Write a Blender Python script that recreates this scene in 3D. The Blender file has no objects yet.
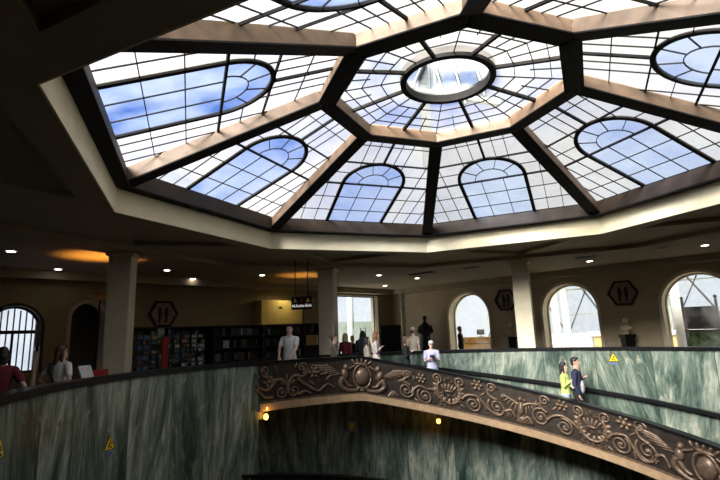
import bpy, bmesh, math, random
from math import sin, cos, pi, radians as RD, sqrt, atan2, hypot
from mathutils import Vector as V, Matrix, Quaternion
random.seed(7)
S = bpy.context.scene
COL = S.collection

# ------------------------------------------------------------------ camera
EYE = V((0, 0, 1.65)); FPX = 477.32; PIT = RD(10.954); ROL = RD(2.0235)
r0 = V((1, 0, 0)); f0 = V((0, cos(PIT), sin(PIT))); u0 = V((0, -sin(PIT), cos(PIT)))
rt = cos(ROL) * r0 - sin(ROL) * u0
up = sin(ROL) * r0 + cos(ROL) * u0
cam = bpy.data.cameras.new('camera'); co = bpy.data.objects.new('camera', cam); COL.objects.link(co)
cam.sensor_width = 36; cam.lens = FPX / 720 * 36; cam.clip_start = .05
m = Matrix.Identity(4)
for i in range(3):
    m[i][0], m[i][1], m[i][2], m[i][3] = rt[i], up[i], -f0[i], EYE[i]
co.matrix_world = m
S.camera = co
S.view_settings.view_transform = 'Standard'; S.view_settings.look = 'None'
S.view_settings.gamma = 1; S.view_settings.exposure = 0.90
S.cycles.max_bounces = 8; S.cycles.diffuse_bounces = 5; S.cycles.transparent_max_bounces = 12
S.cycles.sample_clamp_indirect = 6; S.cycles.caustics_reflective = False; S.cycles.caustics_refractive = False
S.cycles.use_denoising = True

# ------------------------------------------------------------------ sky
W = bpy.data.worlds.new('sky'); S.world = W; W.use_nodes = True
nt = W.node_tree; nt.nodes.clear()
def N(t, kind, **kw):
    n = t.nodes.new(kind)
    for k, v in kw.items(): setattr(n, k, v)
    return n
tc = N(nt, 'ShaderNodeTexCoord')
mp = N(nt, 'ShaderNodeMapping'); mp.inputs['Scale'].default_value = (1.6, 1.6, 3.2); mp.inputs['Location'].default_value = (.35, .2, 0)
nz = N(nt, 'ShaderNodeTexNoise'); nz.inputs['Scale'].default_value = 1.9; nz.inputs['Detail'].default_value = 6; nz.inputs['Roughness'].default_value = .55
sx = N(nt, 'ShaderNodeSeparateXYZ')
ma = N(nt, 'ShaderNodeMath', operation='MULTIPLY_ADD'); ma.inputs[1].default_value = .34; ma.inputs[2].default_value = .02
ad = N(nt, 'ShaderNodeMath', operation='ADD')
rp = N(nt, 'ShaderNodeValToRGB')
rp.color_ramp.elements[0].position = .44; rp.color_ramp.elements[0].color = (.11, .28, .80, 1)
rp.color_ramp.elements[1].position = .68; rp.color_ramp.elements[1].color = (1.0, 1.0, 1.0, 1)
bg = N(nt, 'ShaderNodeBackground'); bg.inputs['Strength'].default_value = 0.60
wo = N(nt, 'ShaderNodeOutputWorld')
L = nt.links.new
L(tc.outputs['Generated'], mp.inputs[0]); L(mp.outputs[0], nz.inputs[0]); L(tc.outputs['Generated'], sx.inputs[0])
L(sx.outputs[0], ma.inputs[0]); L(nz.outputs[0], ad.inputs[0]); L(ma.outputs[0], ad.inputs[1]); L(ad.outputs[0], rp.inputs[0])
hz_ = N(nt, 'ShaderNodeMapRange'); hz_.inputs[1].default_value = .05; hz_.inputs[2].default_value = .34; hz_.inputs[3].default_value = .92; hz_.inputs[4].default_value = 0
hm_ = N(nt, 'ShaderNodeMixRGB'); hm_.inputs[2].default_value = (.93, .96, 1, 1)          # haze towards the horizon
L(sx.outputs[2], hz_.inputs[0]); L(hz_.outputs[0], hm_.inputs[0]); L(rp.outputs[0], hm_.inputs[1]); L(hm_.outputs[0], bg.inputs[0]); L(bg.outputs[0], wo.inputs[0])

# ------------------------------------------------------------------ sun (hazy, from behind the camera)
sun = bpy.data.lights.new('sun', 'SUN'); sun.energy = 17.0; sun.angle = RD(34); sun.color = (1, .93, .82)
so = bpy.data.objects.new('sun', sun); COL.objects.link(so); so.location = (-6, -8, 20)
so.rotation_euler = V((.50, .66, -.50)).to_track_quat('-Z', 'Y').to_euler()

# ------------------------------------------------------------------ pixel helpers (720x480 photograph -> points in the hall)
def ray(px, py): return (FPX * f0 + (px - 360) * rt + (240 - py) * up) / FPX
def atz(px, py, z): d = ray(px, py); return EYE + d * ((z - EYE.z) / d.z)
def aty(px, py, y): d = ray(px, py); return EYE + d * (y / d.y)
def plane(px, py, n, D):
    d = ray(px, py); return EYE + d * ((D - n.dot(EYE - CEN)) / n.dot(d))
CEN = V((1.564, 7.387, 0))
def polar(R, a, z=0): return V((CEN.x + R * cos(RD(a)), CEN.y + R * sin(RD(a)), z))
def cyl(px, py, R):
    d = ray(px, py); o = EYE - CEN
    a = d.x**2 + d.y**2; b = o.x * d.x + o.y * d.y; c = o.x**2 + o.y**2 - R * R
    t = (-b + sqrt(max(b * b - a * c, 0))) / a
    P = EYE + d * t; return P, math.degrees(atan2(P.y - CEN.y, P.x - CEN.x))
def spot(px, R, z=0):
    hy = 332.4 - (px - 360) * .0353
    P, a = cyl(px, hy, R); return V((P.x, P.y, z)), a

# ------------------------------------------------------------------ materials
def mat(name, col, rough=.6, metal=0, noise=None, bump=0, spec=.5, emit=None):
    M = bpy.data.materials.new(name); M.use_nodes = True
    t = M.node_tree; b = t.nodes['Principled BSDF']
    b.inputs['Base Color'].default_value = (*col, 1); b.inputs['Roughness'].default_value = rough
    b.inputs['Metallic'].default_value = metal; b.inputs['Specular IOR Level'].default_value = spec
    if emit: b.inputs['Emission Color'].default_value = (*emit[0], 1); b.inputs['Emission Strength'].default_value = emit[1]
    sc, amt = noise or (14, .12)
    c = N(t, 'ShaderNodeTexCoord'); n = N(t, 'ShaderNodeTexNoise'); n.inputs['Scale'].default_value = sc; n.inputs['Detail'].default_value = 5
    t.links.new(c.outputs['Object'], n.inputs[0])
    mr = N(t, 'ShaderNodeMapRange'); mr.inputs[1].default_value = .3; mr.inputs[2].default_value = .7; mr.inputs[3].default_value = 1 - amt; mr.inputs[4].default_value = 1 + amt
    t.links.new(n.outputs[0], mr.inputs[0])
    vm = N(t, 'ShaderNodeVectorMath', operation='SCALE'); vm.inputs[0].default_value = col
    t.links.new(mr.outputs[0], vm.inputs['Scale']); t.links.new(vm.outputs[0], b.inputs['Base Color'])
    if bump:
        bp = N(t, 'ShaderNodeBump'); bp.inputs['Strength'].default_value = bump; bp.inputs['Distance'].default_value = .02
        t.links.new(n.outputs[0], bp.inputs['Height']); t.links.new(bp.outputs[0], b.inputs['Normal'])
    return M

def marble(name):
    M = bpy.data.materials.new(name); M.use_nodes = True
    t = M.node_tree; b = t.nodes['Principled BSDF']; l = t.links.new
    uv = N(t, 'ShaderNodeUVMap'); sp = N(t, 'ShaderNodeSeparateXYZ'); l(uv.outputs[0], sp.inputs[0])
    sl = N(t, 'ShaderNodeMath', operation='DIVIDE'); sl.inputs[1].default_value = 1.08; l(sp.outputs[0], sl.inputs[0])
    fl = N(t, 'ShaderNodeMath', operation='FLOOR'); l(sl.outputs[0], fl.inputs[0])
    wn = N(t, 'ShaderNodeTexWhiteNoise', noise_dimensions='1D'); l(fl.outputs[0], wn.inputs['W'])
    # feathered diagonal drift that flips from slab to slab
    sg = N(t, 'ShaderNodeMath', operation='MULTIPLY_ADD'); l(wn.outputs[0], sg.inputs[0]); sg.inputs[1].default_value = .36; sg.inputs[2].default_value = -.18
    sh = N(t, 'ShaderNodeMath', operation='MULTIPLY_ADD'); l(sp.outputs[1], sh.inputs[0]); l(sg.outputs[0], sh.inputs[1]); l(sp.outputs[0], sh.inputs[2])
    off = N(t, 'ShaderNodeMath', operation='MULTIPLY'); l(wn.outputs[0], off.inputs[0]); off.inputs[1].default_value = 37
    cb = N(t, 'ShaderNodeCombineXYZ'); l(sh.outputs[0], cb.inputs[0]); l(sp.outputs[1], cb.inputs[1]); l(off.outputs[0], cb.inputs[2])
    def nz(scale, sy, det, dist):
        mp = N(t, 'ShaderNodeMapping'); mp.inputs['Scale'].default_value = (1, sy, 1); l(cb.outputs[0], mp.inputs[0])
        n = N(t, 'ShaderNodeTexNoise'); n.inputs['Scale'].default_value = scale; n.inputs['Detail'].default_value = det
        n.inputs['Distortion'].default_value = dist; n.inputs['Roughness'].default_value = .62; l(mp.outputs[0], n.inputs[0]); return n
    n1 = nz(2.5, .17, 8, 1.0); n2 = nz(15, .12, 6, .8); n3 = nz(4.5, .24, 8, 2.2)
    r1 = N(t, 'ShaderNodeValToRGB'); e = r1.color_ramp.elements
    e[0].position = .32; e[0].color = (.022, .042, .032, 1); e[1].position = .72; e[1].color = (.45, .46, .36, 1)
    k = e.new(.46); k.color = (.085, .122, .094, 1); k = e.new(.57); k.color = (.20, .24, .185, 1)
    mx = N(t, 'ShaderNodeMath', operation='MULTIPLY_ADD'); l(n2.outputs[0], mx.inputs[0]); mx.inputs[1].default_value = .55; mx.inputs[2].default_value = -.275
    a2 = N(t, 'ShaderNodeMath', operation='ADD'); l(n1.outputs[0], a2.inputs[0]); l(mx.outputs[0], a2.inputs[1])
    wv = N(t, 'ShaderNodeMath', operation='MULTIPLY_ADD'); l(wn.outputs[0], wv.inputs[0]); wv.inputs[1].default_value = .14; wv.inputs[2].default_value = -.075
    a3 = N(t, 'ShaderNodeMath', operation='ADD'); l(a2.outputs[0], a3.inputs[0]); l(wv.outputs[0], a3.inputs[1]); l(a3.outputs[0], r1.inputs[0])
    r2 = N(t, 'ShaderNodeValToRGB'); e = r2.color_ramp.elements
    e[0].position = .58; e[0].color = (0, 0, 0, 1); e[1].position = .70; e[1].color = (1, 1, 1, 1); l(n3.outputs[0], r2.inputs[0])
    vm = N(t, 'ShaderNodeMixRGB'); vm.inputs[2].default_value = (.62, .56, .43, 1); l(r1.outputs[0], vm.inputs[1])
    h = N(t, 'ShaderNodeMath', operation='MULTIPLY'); h.inputs[1].default_value = .45; l(r2.outputs[0], h.inputs[0]); l(h.outputs[0], vm.inputs[0])
    # slab joints
    fr = N(t, 'ShaderNodeMath', operation='FRACT'); l(sl.outputs[0], fr.inputs[0])
    gt = N(t, 'ShaderNodeMath', operation='GREATER_THAN'); gt.inputs[1].default_value = .012; l(fr.outputs[0], gt.inputs[0])
    jm = N(t, 'ShaderNodeMixRGB'); jm.inputs[1].default_value = (.04, .06, .05, 1); l(gt.outputs[0], jm.inputs[0]); l(vm.outputs[0], jm.inputs[2])
    l(jm.outputs[0], b.inputs['Base Color']); b.inputs['Roughness'].default_value = .34
    return M

def milk(name, tr, tl, wt):
    M = bpy.data.materials.new(name); M.use_nodes = True
    t = M.node_tree; t.nodes.clear(); l = t.links.new
    o = N(t, 'ShaderNodeOutputMaterial'); a = N(t, 'ShaderNodeBsdfTransparent'); b = N(t, 'ShaderNodeBsdfTranslucent'); mx = N(t, 'ShaderNodeMixShader')
    c = N(t, 'ShaderNodeTexCoord'); n = N(t, 'ShaderNodeTexNoise'); n.inputs['Scale'].default_value = 1.3; n.inputs['Detail'].default_value = 3
    l(c.outputs['Object'], n.inputs[0])
    mr = N(t, 'ShaderNodeMapRange'); mr.inputs[1].default_value = .35; mr.inputs[2].default_value = .65; mr.inputs[3].default_value = wt - .10; mr.inputs[4].default_value = wt + .10
    l(n.outputs[0], mr.inputs[0]); l(mr.outputs[0], mx.inputs[0])
    a.inputs[0].default_value = (*tr, 1); b.inputs[0].default_value = (*tl, 1)
    l(a.outputs[0], mx.inputs[1]); l(b.outputs[0], mx.inputs[2])
    g = N(t, 'ShaderNodeBsdfGlossy'); g.inputs['Roughness'].default_value = .12
    m2 = N(t, 'ShaderNodeMixShader'); m2.inputs[0].default_value = .04; l(mx.outputs[0], m2.inputs[1]); l(g.outputs[0], m2.inputs[2])
    l(m2.outputs[0], o.inputs[0]); return M

MARBLE = marble('cipollino_marble')
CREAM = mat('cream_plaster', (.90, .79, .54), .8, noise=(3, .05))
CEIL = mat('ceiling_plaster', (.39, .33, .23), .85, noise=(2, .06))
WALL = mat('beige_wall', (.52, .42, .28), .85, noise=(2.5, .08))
REVEAL = mat('cream_reveal', (.78, .70, .52), .8, noise=(4, .05))
COLM = mat('column_plaster', (.78, .69, .50), .75, noise=(5, .06))
FLOORM = mat('hall_floor_stone', (.10, .088, .075), .35, noise=(6, .2))
BLACK = mat('black_stone', (.010, .010, .011), .34, noise=(9, .3), spec=.2)
BRONZE = mat('bronze', (.048, .035, .025), .5, .4, noise=(7, .35), bump=.25)
BRONZE2 = mat('bronze_relief', (.20, .132, .084), .42, .4, noise=(12, .35), bump=.15)
SLAB = mat('travertine_edge', (.46, .30, .165), .6, noise=(8, .14))
METAL = mat('brown_painted_steel', (.22, .145, .092), .55, .1, noise=(5, .25))
METALR = mat('rib_brown_steel', (.15, .098, .062), .55, .1, noise=(5, .25))
METALD = mat('dark_brown_steel', (.040, .026, .017), .6, .1, noise=(3, .4))
LEAD = mat('dark_glazing_bar', (.012, .011, .011), .75, 0, noise=(9, .2), spec=.2)
MILK = milk('milky_pane', (.90, .92, .95), (.36, .35, .32), .32)
CLEARB = milk('bluish_pane', (.80, .86, .96), (.26, .29, .33), .12)
CLEAR = milk('clear_glass', (.95, .97, .98), (.9, .9, .9), .05)
STEEL = mat('grey_steel', (.07, .085, .085), .45, .4)
WSTEEL = mat('pale_steel', (.40, .44, .38), .5, .1)
WHITE = mat('white_paint', (.82, .82, .80), .6)
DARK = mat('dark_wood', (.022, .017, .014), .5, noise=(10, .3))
WOOD = mat('golden_wood', (.72, .42, .13), .45, noise=(10, .2))
YEL = mat('yellow_sign', (.85, .58, .02), .4)
RED = mat('red_panel', (.40, .01, .014), .5)
BLUE = mat('blue_plate', (.10, .16, .42), .5)
LAMP = mat('lamp_lens', (1, .95, .85), .4, emit=((1, .93, .80), 7))
AMBER = mat('amber_bulb', (1, .6, .15), .4, emit=((1, .42, .05), 6))
STATUE = mat('dark_bronze_statue', (.015, .013, .012), .4, .5)
STONE = mat('warm_marble_bust', (.66, .50, .37), .6, noise=(9, .15))

# ------------------------------------------------------------------ mesh builder
class MB:
    def __init__(s): s.bm = bmesh.new(); s.uv = None
    def verts(s, pts): return [s.bm.verts.new(p) for p in pts]
    def face(s, vs):
        try: return s.bm.faces.new(vs)
        except ValueError: return None
    def box(s, c, size, R=None):
        x, y, z = [q / 2 for q in size]; c = V(c)
        P = [V((a, b, d)) for a in (-x, x) for b in (-y, y) for d in (-z, z)]
        v = s.verts([c + ((R @ p) if R else p) for p in P])
        for f in ((0, 1, 3, 2), (4, 6, 7, 5), (0, 4, 5, 1), (2, 3, 7, 6), (0, 2, 6, 4), (1, 5, 7, 3)): s.face([v[i] for i in f])
        return s
    def bar(s, p, q, w, h, upv=V((0, 0, 1))):        # box beam from p to q, w across, h along upv
        p, q = V(p), V(q); d = q - p; l = d.length
        if l < 1e-6: return s
        d.normalize(); x = d.cross(upv)
        if x.length < 1e-4: x = d.cross(V((1, 0, 0)))
        x.normalize(); z = x.cross(d)
        R = Matrix((x, d, z)).transposed()
        return s.box((p + q) / 2, (w, l, h), R)
    def tube(s, pts, rad, n=8, caps=True, squash=None):
        pts = [V(p) for p in pts]; k = len(pts)
        if not isinstance(rad, (list, tuple)): rad = [rad] * k
        prev = None; rings = []
        for i in range(k):
            d = (pts[min(i + 1, k - 1)] - pts[max(i - 1, 0)])
            if d.length < 1e-9: d = V((0, 0, 1))
            d.normalize()
            if prev is None: x = d.orthogonal().normalized()
            else:
                x = prev - d * prev.dot(d)
                x = x.normalized() if x.length > 1e-6 else d.orthogonal().normalized()
            prev = x; y = d.cross(x)
            rings.append(s.verts([pts[i] + (x * cos(2 * pi * j / n) + y * sin(2 * pi * j / n)) * rad[i] for j in range(n)]))
        for a, b in zip(rings, rings[1:]):
            for j in range(n): s.face((a[j], a[(j + 1) % n], b[(j + 1) % n], b[j]))
        if caps: s.face(rings[0][::-1]); s.face(rings[-1])
        return s
    def loft(s, rings, close=True, caps=True):
        R = [s.verts(r) for r in rings]; n = len(R[0])
        for a, b in zip(R, R[1:]):
            for j in range(n if close else n - 1): s.face((a[j], a[(j + 1) % n], b[(j + 1) % n], b[j]))
        if caps: s.face(R[0][::-1]); s.face(R[-1])
        return s
    def ell(s, c, r, R=None, u=12, v=8):
        c = V(c); r = (r, r, r) if not isinstance(r, (list, tuple)) else r
        def P(a, b):
            p = V((r[0] * sin(b) * cos(a), r[1] * sin(b) * sin(a), r[2] * cos(b))); return c + ((R @ p) if R else p)
        T = s.verts([P(0, 0)])[0]; B = s.verts([P(0, pi)])[0]
        rg = [s.verts([P(2 * pi * i / u, pi * j / v) for i in range(u)]) for j in range(1, v)]
        for i in range(u):
            s.face((T, rg[0][i], rg[0][(i + 1) % u])); s.face((B, rg[-1][(i + 1) % u], rg[-1][i]))
        for a, b in zip(rg, rg[1:]):
            for i in range(u): s.face((a[i], b[i], b[(i + 1) % u], a[(i + 1) % u]))
        return s
    def lathe(s, c, prof, n=20):
        c = V(c)
        return s.loft([[c + V((r * cos(2 * pi * i / n), r * sin(2 * pi * i / n), z)) for i in range(n)] for r, z in prof])
    def poly(s, loops, fn, th=None):                 # planar polygon with holes, mapped by fn(u,v,w); th = thickness
        b2 = bmesh.new(); es = []
        for lp in loops:
            vs = [b2.verts.new((p[0], p[1], 0)) for p in lp]
            for i in range(len(vs)): es.append(b2.edges.new((vs[i], vs[(i + 1) % len(vs)])))
        bmesh.ops.triangle_fill(b2, edges=es, use_beauty=True, use_dissolve=False)
        b2.verts.index_update()
        lo = {v.index: s.bm.verts.new(fn(v.co.x, v.co.y, 0)) for v in b2.verts}
        hi = {v.index: s.bm.verts.new(fn(v.co.x, v.co.y, th)) for v in b2.verts} if th else None
        for f in b2.faces:
            s.face([lo[v.index] for v in f.verts])
            if th: s.face([hi[v.index] for v in f.verts][::-1])
        if th:
            for e in b2.edges:
                if len(e.link_faces) == 1:
                    a, c = e.verts; s.face((lo[a.index], lo[c.index], hi[c.index], hi[a.index]))
        b2.free(); return s
    def sweep(s, prof, angs, zf, uvs=False):         # closed (R,z) profile swept around the well axis; zf(angle) shifts z
        n = len(prof); rings = [[polar(R, a, z + zf(a)) for R, z in prof] for a in angs]
        Rv = [s.verts(r) for r in rings]
        if uvs and s.uv is None: s.uv = s.bm.loops.layers.uv.new('UVMap')
        def setuv(f, data):
            if f and uvs:
                for lp, d in zip(f.loops, data): lp[s.uv].uv = d
        for i in range(len(angs) - 1):
            for j in range(n):
                k = (j + 1) % n
                f = s.face((Rv[i][j], Rv[i][k], Rv[i + 1][k], Rv[i + 1][j]))
                if uvs:
                    def q(ii, jj, alt=0): 
                        return (RD(angs[ii]) * 6.0 + (prof[jj][0] - prof[0][0]) * .6, prof[jj][1] + zf(angs[ii]))
                    setuv(f, [q(i, j), q(i, k), q(i + 1, k), q(i + 1, j)])
        s.face(Rv[0][::-1]); s.face(Rv[-1]); return s
    def build(s, name, m, parent=None, smooth=False, world=False, bev=0):
        bmesh.ops.recalc_face_normals(s.bm, faces=s.bm.faces)
        if parent is not None and world:
            s.bm.transform(parent_mat(parent).inverted())
        me = bpy.data.meshes.new(name); s.bm.to_mesh(me); s.bm.free()
        if smooth:
            for p in me.polygons: p.use_smooth = True
        me.materials.append(m)
        o = bpy.data.objects.new(name, me); COL.objects.link(o)
        if parent is not None: o.parent = parent
        if bev:
            b = o.modifiers.new('bevel', 'BEVEL'); b.width = bev; b.segments = 2; b.limit_method = 'ANGLE'
        return o
def parent_mat(o):
    M = Matrix.LocRotScale(o.location, o.rotation_euler, o.scale)
    return parent_mat(o.parent) @ M if o.parent else M
def tag(o, label, cat, group=None, kind=None):
    o['label'] = label; o['category'] = cat
    if group: o['group'] = group
    if kind: o['kind'] = kind
    return o
def thing(name, label, cat, loc=(0, 0, 0), rz=0, group=None):
    o = bpy.data.objects.new(name, None); COL.objects.link(o); o.empty_display_size = .2
    o.location = loc; o.rotation_euler = (0, 0, rz); return tag(o, label, cat, group)
def struct(o): o['kind'] = 'structure'; return o
def copy_tree(o, parent=None):
    c = o.copy(); COL.objects.link(c)
    if parent: c.parent = parent
    for ch in list(o.children): copy_tree(ch, c)
    return c
def arange(a, b, n): return [a + (b - a) * i / n for i in range(n + 1)]

# ------------------------------------------------------------------ hall shell
HALL = 12.6; ZC = 3.75; RI = 6.0; RO = 7.5
PHI = 42.16
def sq(a):                                        # distance from the well axis to the square hall's walls
    b = ((a - 45 + 45) % 90) - 45
    return HALL / cos(RD(b))
# floor: ring around the well
fl = MB(); ang = arange(-49, 311, 144)
for (a0, a1, rr) in ((-49, 131, RO + .1), (131, 311, RI + .1)):
    A = arange(a0, a1, 72)
    v = [fl.verts([polar(rr, a, 0), polar(sq(a) + .6, a, 0), polar(sq(a) + .6, a, -.3), polar(rr, a, -.3)]) for a in A]
    for p, q in zip(v, v[1:]):
        for j in range(4): fl.face((p[j], p[(j + 1) % 4], q[(j + 1) % 4], q[j]))
    fl.face(v[0]); fl.face(v[-1])
struct(fl.build('floor', FLOORM))

# ceiling: square slab with the octagonal opening and eight shallow triangular coffers
OCT = [V((5.642 * cos(RD(PHI - 45 * k)), 5.642 * sin(RD(PHI - 45 * k)))) for k in range(8)]
SQ = [V((17.9 * cos(RD(90 * k)), 17.9 * sin(RD(90 * k)))) for k in range(4)]
cof = []
for k in range(8):
    a = PHI + 45 * k
    cof.append([V((5.8 * cos(RD(a + 8)), 5.8 * sin(RD(a + 8)))), V((5.8 * cos(RD(a + 37)), 5.8 * sin(RD(a + 37)))), V((7.35 * cos(RD(a + 22.5)), 7.35 * sin(RD(a + 22.5))))])
cm = MB()
cm.poly([SQ, OCT] + cof, lambda u, v, w: V((CEN.x + u, CEN.y + v, ZC + w)), .10)
cm.poly([SQ, OCT], lambda u, v, w: V((CEN.x + u, CEN.y + v, ZC + .1 + w)), .329)
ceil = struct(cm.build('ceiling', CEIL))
# cream lining of the opening
ln = MB()
O2 = [p * 1.004 for p in OCT]; O1 = [p * .996 for p in OCT]
ln.poly([O2, O1], lambda u, v, w: V((CEN.x + u, CEN.y + v, ZC + .002 + w)), .425)
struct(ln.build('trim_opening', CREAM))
# octagonal downstand beam that runs over the columns
bmx = MB()
k1, k2 = 7.42 / cos(RD(22.5)), 8.15 / cos(RD(22.5))
bmx.poly([[V((k2 * cos(RD(PHI + 45 * i)), k2 * sin(RD(PHI + 45 * i)))) for i in range(8)], [V((k1 * cos(RD(PHI + 45 * i)), k1 * sin(RD(PHI + 45 * i)))) for i in range(8)]],
         lambda u, v, w: V((CEN.x + u, CEN.y + v, ZC - .11 + w)), .112)
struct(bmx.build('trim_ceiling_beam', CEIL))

# walls with their openings.  side frame: n outward normal, t along
class Side:
    def __init__(s, deg):
        s.n = V((cos(RD(deg)), sin(RD(deg)), 0)); s.t = V((-sin(RD(deg)), cos(RD(deg)), 0)); s.deg = deg
    def P(s, u, z, d=0): return V((CEN.x, CEN.y, 0)) + s.n * (HALL + d) + s.t * u + V((0, 0, z))
RIGHT, LEFT, NEARL, NEARR = Side(45), Side(135), Side(225), Side(315)
def arch(c, w, top, bot, n=20):
    r = w / 2; zs = top - r
    return [(c + r, bot)] + [(c + r * cos(pi * i / n), zs + r * sin(pi * i / n)) for i in range(n + 1)] + [(c - r, bot)]
WALL_SHADED = mat('beige_wall_shaded', (.30, .25, .155), .85, noise=(2.5, .08))  # darker copy of the beige wall, the left side's shade put into its colour
def wall(name, side, holes, th=.5, m=None):
    b = MB()
    b.poly([[(-HALL - .5, -.3), (HALL + .5, -.3), (HALL + .5, ZC + .4), (-HALL - .5, ZC + .4)]] + holes, lambda u, v, w: side.P(u, v, w), th)
    return struct(b.build(name, m or WALL))
ARC = [8.03, 3.48, -.73]; AW = 2.1; AT = 3.23
wall('wall_right', RIGHT, [arch(c, AW, AT, .04) for c in ARC])
LW = [arch(3.62, 1.3, 2.74, .85), arch(1.74, .95, 2.85, .04), [(-8.45, .04), (-11.5, .04), (-11.5, 3.42), (-8.45, 3.42)]]
wall('wall_left', LEFT, LW, .5, WALL_SHADED)
wall('wall_near_left', NEARL, [])
wall('wall_near_right', NEARR, [])
cr = MB()
for sd in (RIGHT, LEFT):
    R = Matrix((sd.t, sd.n, V((0, 0, 1)))).transposed()
    cr.box(sd.P(0, ZC - .12, -.2), (2 * HALL - .4, .4, .24), R)
struct(cr.build('trim_cornice', CEIL))
bb = MB()
R = Matrix((RIGHT.t, RIGHT.n, V((0, 0, 1)))).transposed()
for a, b_ in ((9.1, 12.5), (4.55, 6.96), (.34, 2.41), (-12.5, -1.8)):
    bb.box(RIGHT.P((a + b_) / 2, .10, -.02), (b_ - a, .04, .2), R)
struct(bb.build('baseboard_right', BLACK))

# arched openings in the right wall: cream architrave, frame, glass
def arch_window(num, sd, c, w, top, bot, bars, frame, pane, inset=.38, arcw=.1, mull=()):
    root = bpy.data.objects.new('window_%d' % num, None); COL.objects.link(root); root['kind'] = 'structure'
    root.location = sd.P(c, bot)
    o = arch(0, w + .012, top, bot); i = arch(0, w - .004 - .04, top - .022, bot + .0)
    b = MB(); ou = arch(c, w + 2 * arcw, top + arcw, bot); inn = arch(c, w, top, bot)
    ring = ou + inn[::-1]
    b.loft([[sd.P(p[0], p[1], -.035) for p in ou], [sd.P(p[0], p[1], 0) for p in ou]], False, False)
    n = len(ou)
    for d in (-.035,):
        A = b.verts([sd.P(p[0], p[1], d) for p in ou]); B = b.verts([sd.P(p[0], p[1], d) for p in inn]); C = b.verts([sd.P(p[0] + (c - p[0]) * .004, p[1] - .003, .5) for p in inn])
        for k in range(n - 1): b.face((A[k], A[k + 1], B[k + 1], B[k])); b.face((B[k], B[k + 1], C[k + 1], C[k]))
    b.build('window_reveal', frame, root, world=True)
    b = MB(); f1 = arch(c, w - .01, top - .005, bot); f2 = arch(c, w - .13, top - .065, bot + .06)
    A0 = [b.verts([sd.P(p[0], p[1], d) for p in L_]) for L_ in (f1, f2) for d in (inset, inset + .06)]
    for k in range(n):
        q = (k + 1) % n
        b.face((A0[0][k], A0[0][q], A0[2][q], A0[2][k])); b.face((A0[1][k], A0[1][q], A0[3][q], A0[3][k])); b.face((A0[2][k], A0[2][q], A0[3][q], A0[3][k])); b.face((A0[0][k], A0[0][q], A0[1][q], A0[1][k]))
    for (x0, z0, x1, z1, ww) in mull: b.bar(sd.P(c + x0, z0, inset + .03), sd.P(c + x1, z1, inset + .03), ww, .06, sd.n)
    b.build('window_frame', bars, root, world=True)
    b = MB(); b.poly([f2], lambda u, v, ww: sd.P(u, v, inset + .03 + ww), .006)
    b.build('pane', pane, root, world=True)
    return root
for i, c in enumerate(ARC):
    arch_window(i + 1, RIGHT, c, AW, AT, .04, [REVEAL, REVEAL, REVEAL][i], REVEAL, CLEAR, mull=[])
bars = [(x, .88, x, 2.62, .03) for x in (-.46, -.3, -.15, .15, .3, .46)] + [(0, .88, 0, 2.05, .06), (0, 2.05, 0, 2.7, .03), (-.6, 2.0, .6, 2.0, .1)]
arch_window(4, LEFT, 3.62, 1.3, 2.74, .85, DARK, DARK, CLEAR, .2, .08, bars)
# rectangular opening by the corner
root = bpy.data.objects.new('window_5', None); COL.objects.link(root); root['kind'] = 'structure'; root.location = LEFT.P(-10.35, .04)
b = MB()
for (u0, z0, u1, z1, w) in ((-8.48, .04, -8.48, 3.4, .06), (-11.47, .04, -11.47, 3.4, .06), (-8.45, 3.39, -11.5, 3.39, .06)):
    b.bar(LEFT.P(u0, z0, .3), LEFT.P(u1, z1, .3), w, .07, LEFT.n)
b.build('window_frame', WSTEEL, root, world=True)
b = MB(); b.poly([LW[2]], lambda u, v, w: LEFT.P(u, v, .29 + w), .006); b.build('pane', CLEAR, root, world=True)

# dark arched doorway in the left wall (unlit passage behind)
dr = bpy.data.objects.new('door_1', None); COL.objects.link(dr); dr['kind'] = 'structure'; dr.location = LEFT.P(1.74, 0)
b = MB(); oA = arch(1.74, 1.15, 2.95, .0); iA = arch(1.74, .95, 2.85, .0)
A = b.verts([LEFT.P(p[0], p[1], -.04) for p in oA]); B = b.verts([LEFT.P(p[0], p[1], -.04) for p in iA]); C = b.verts([LEFT.P(p[0], p[1], .5) for p in iA]); D = b.verts([LEFT.P(p[0], p[1], 0) for p in oA])
for k in range(len(oA) - 1): b.face((A[k], A[k + 1], B[k + 1], B[k])); b.face((B[k], B[k + 1], C[k + 1], C[k])); b.face((A[k], A[k + 1], D[k + 1], D[k]))
b.build('door_surround', WALL, dr, world=True)
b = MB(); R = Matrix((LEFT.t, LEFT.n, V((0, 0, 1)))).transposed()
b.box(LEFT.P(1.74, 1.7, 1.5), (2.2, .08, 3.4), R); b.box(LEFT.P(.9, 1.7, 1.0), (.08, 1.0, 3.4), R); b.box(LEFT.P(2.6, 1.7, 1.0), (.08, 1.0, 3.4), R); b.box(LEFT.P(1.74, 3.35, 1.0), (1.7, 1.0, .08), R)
b.build('passage', DARK, dr, world=True)

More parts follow.
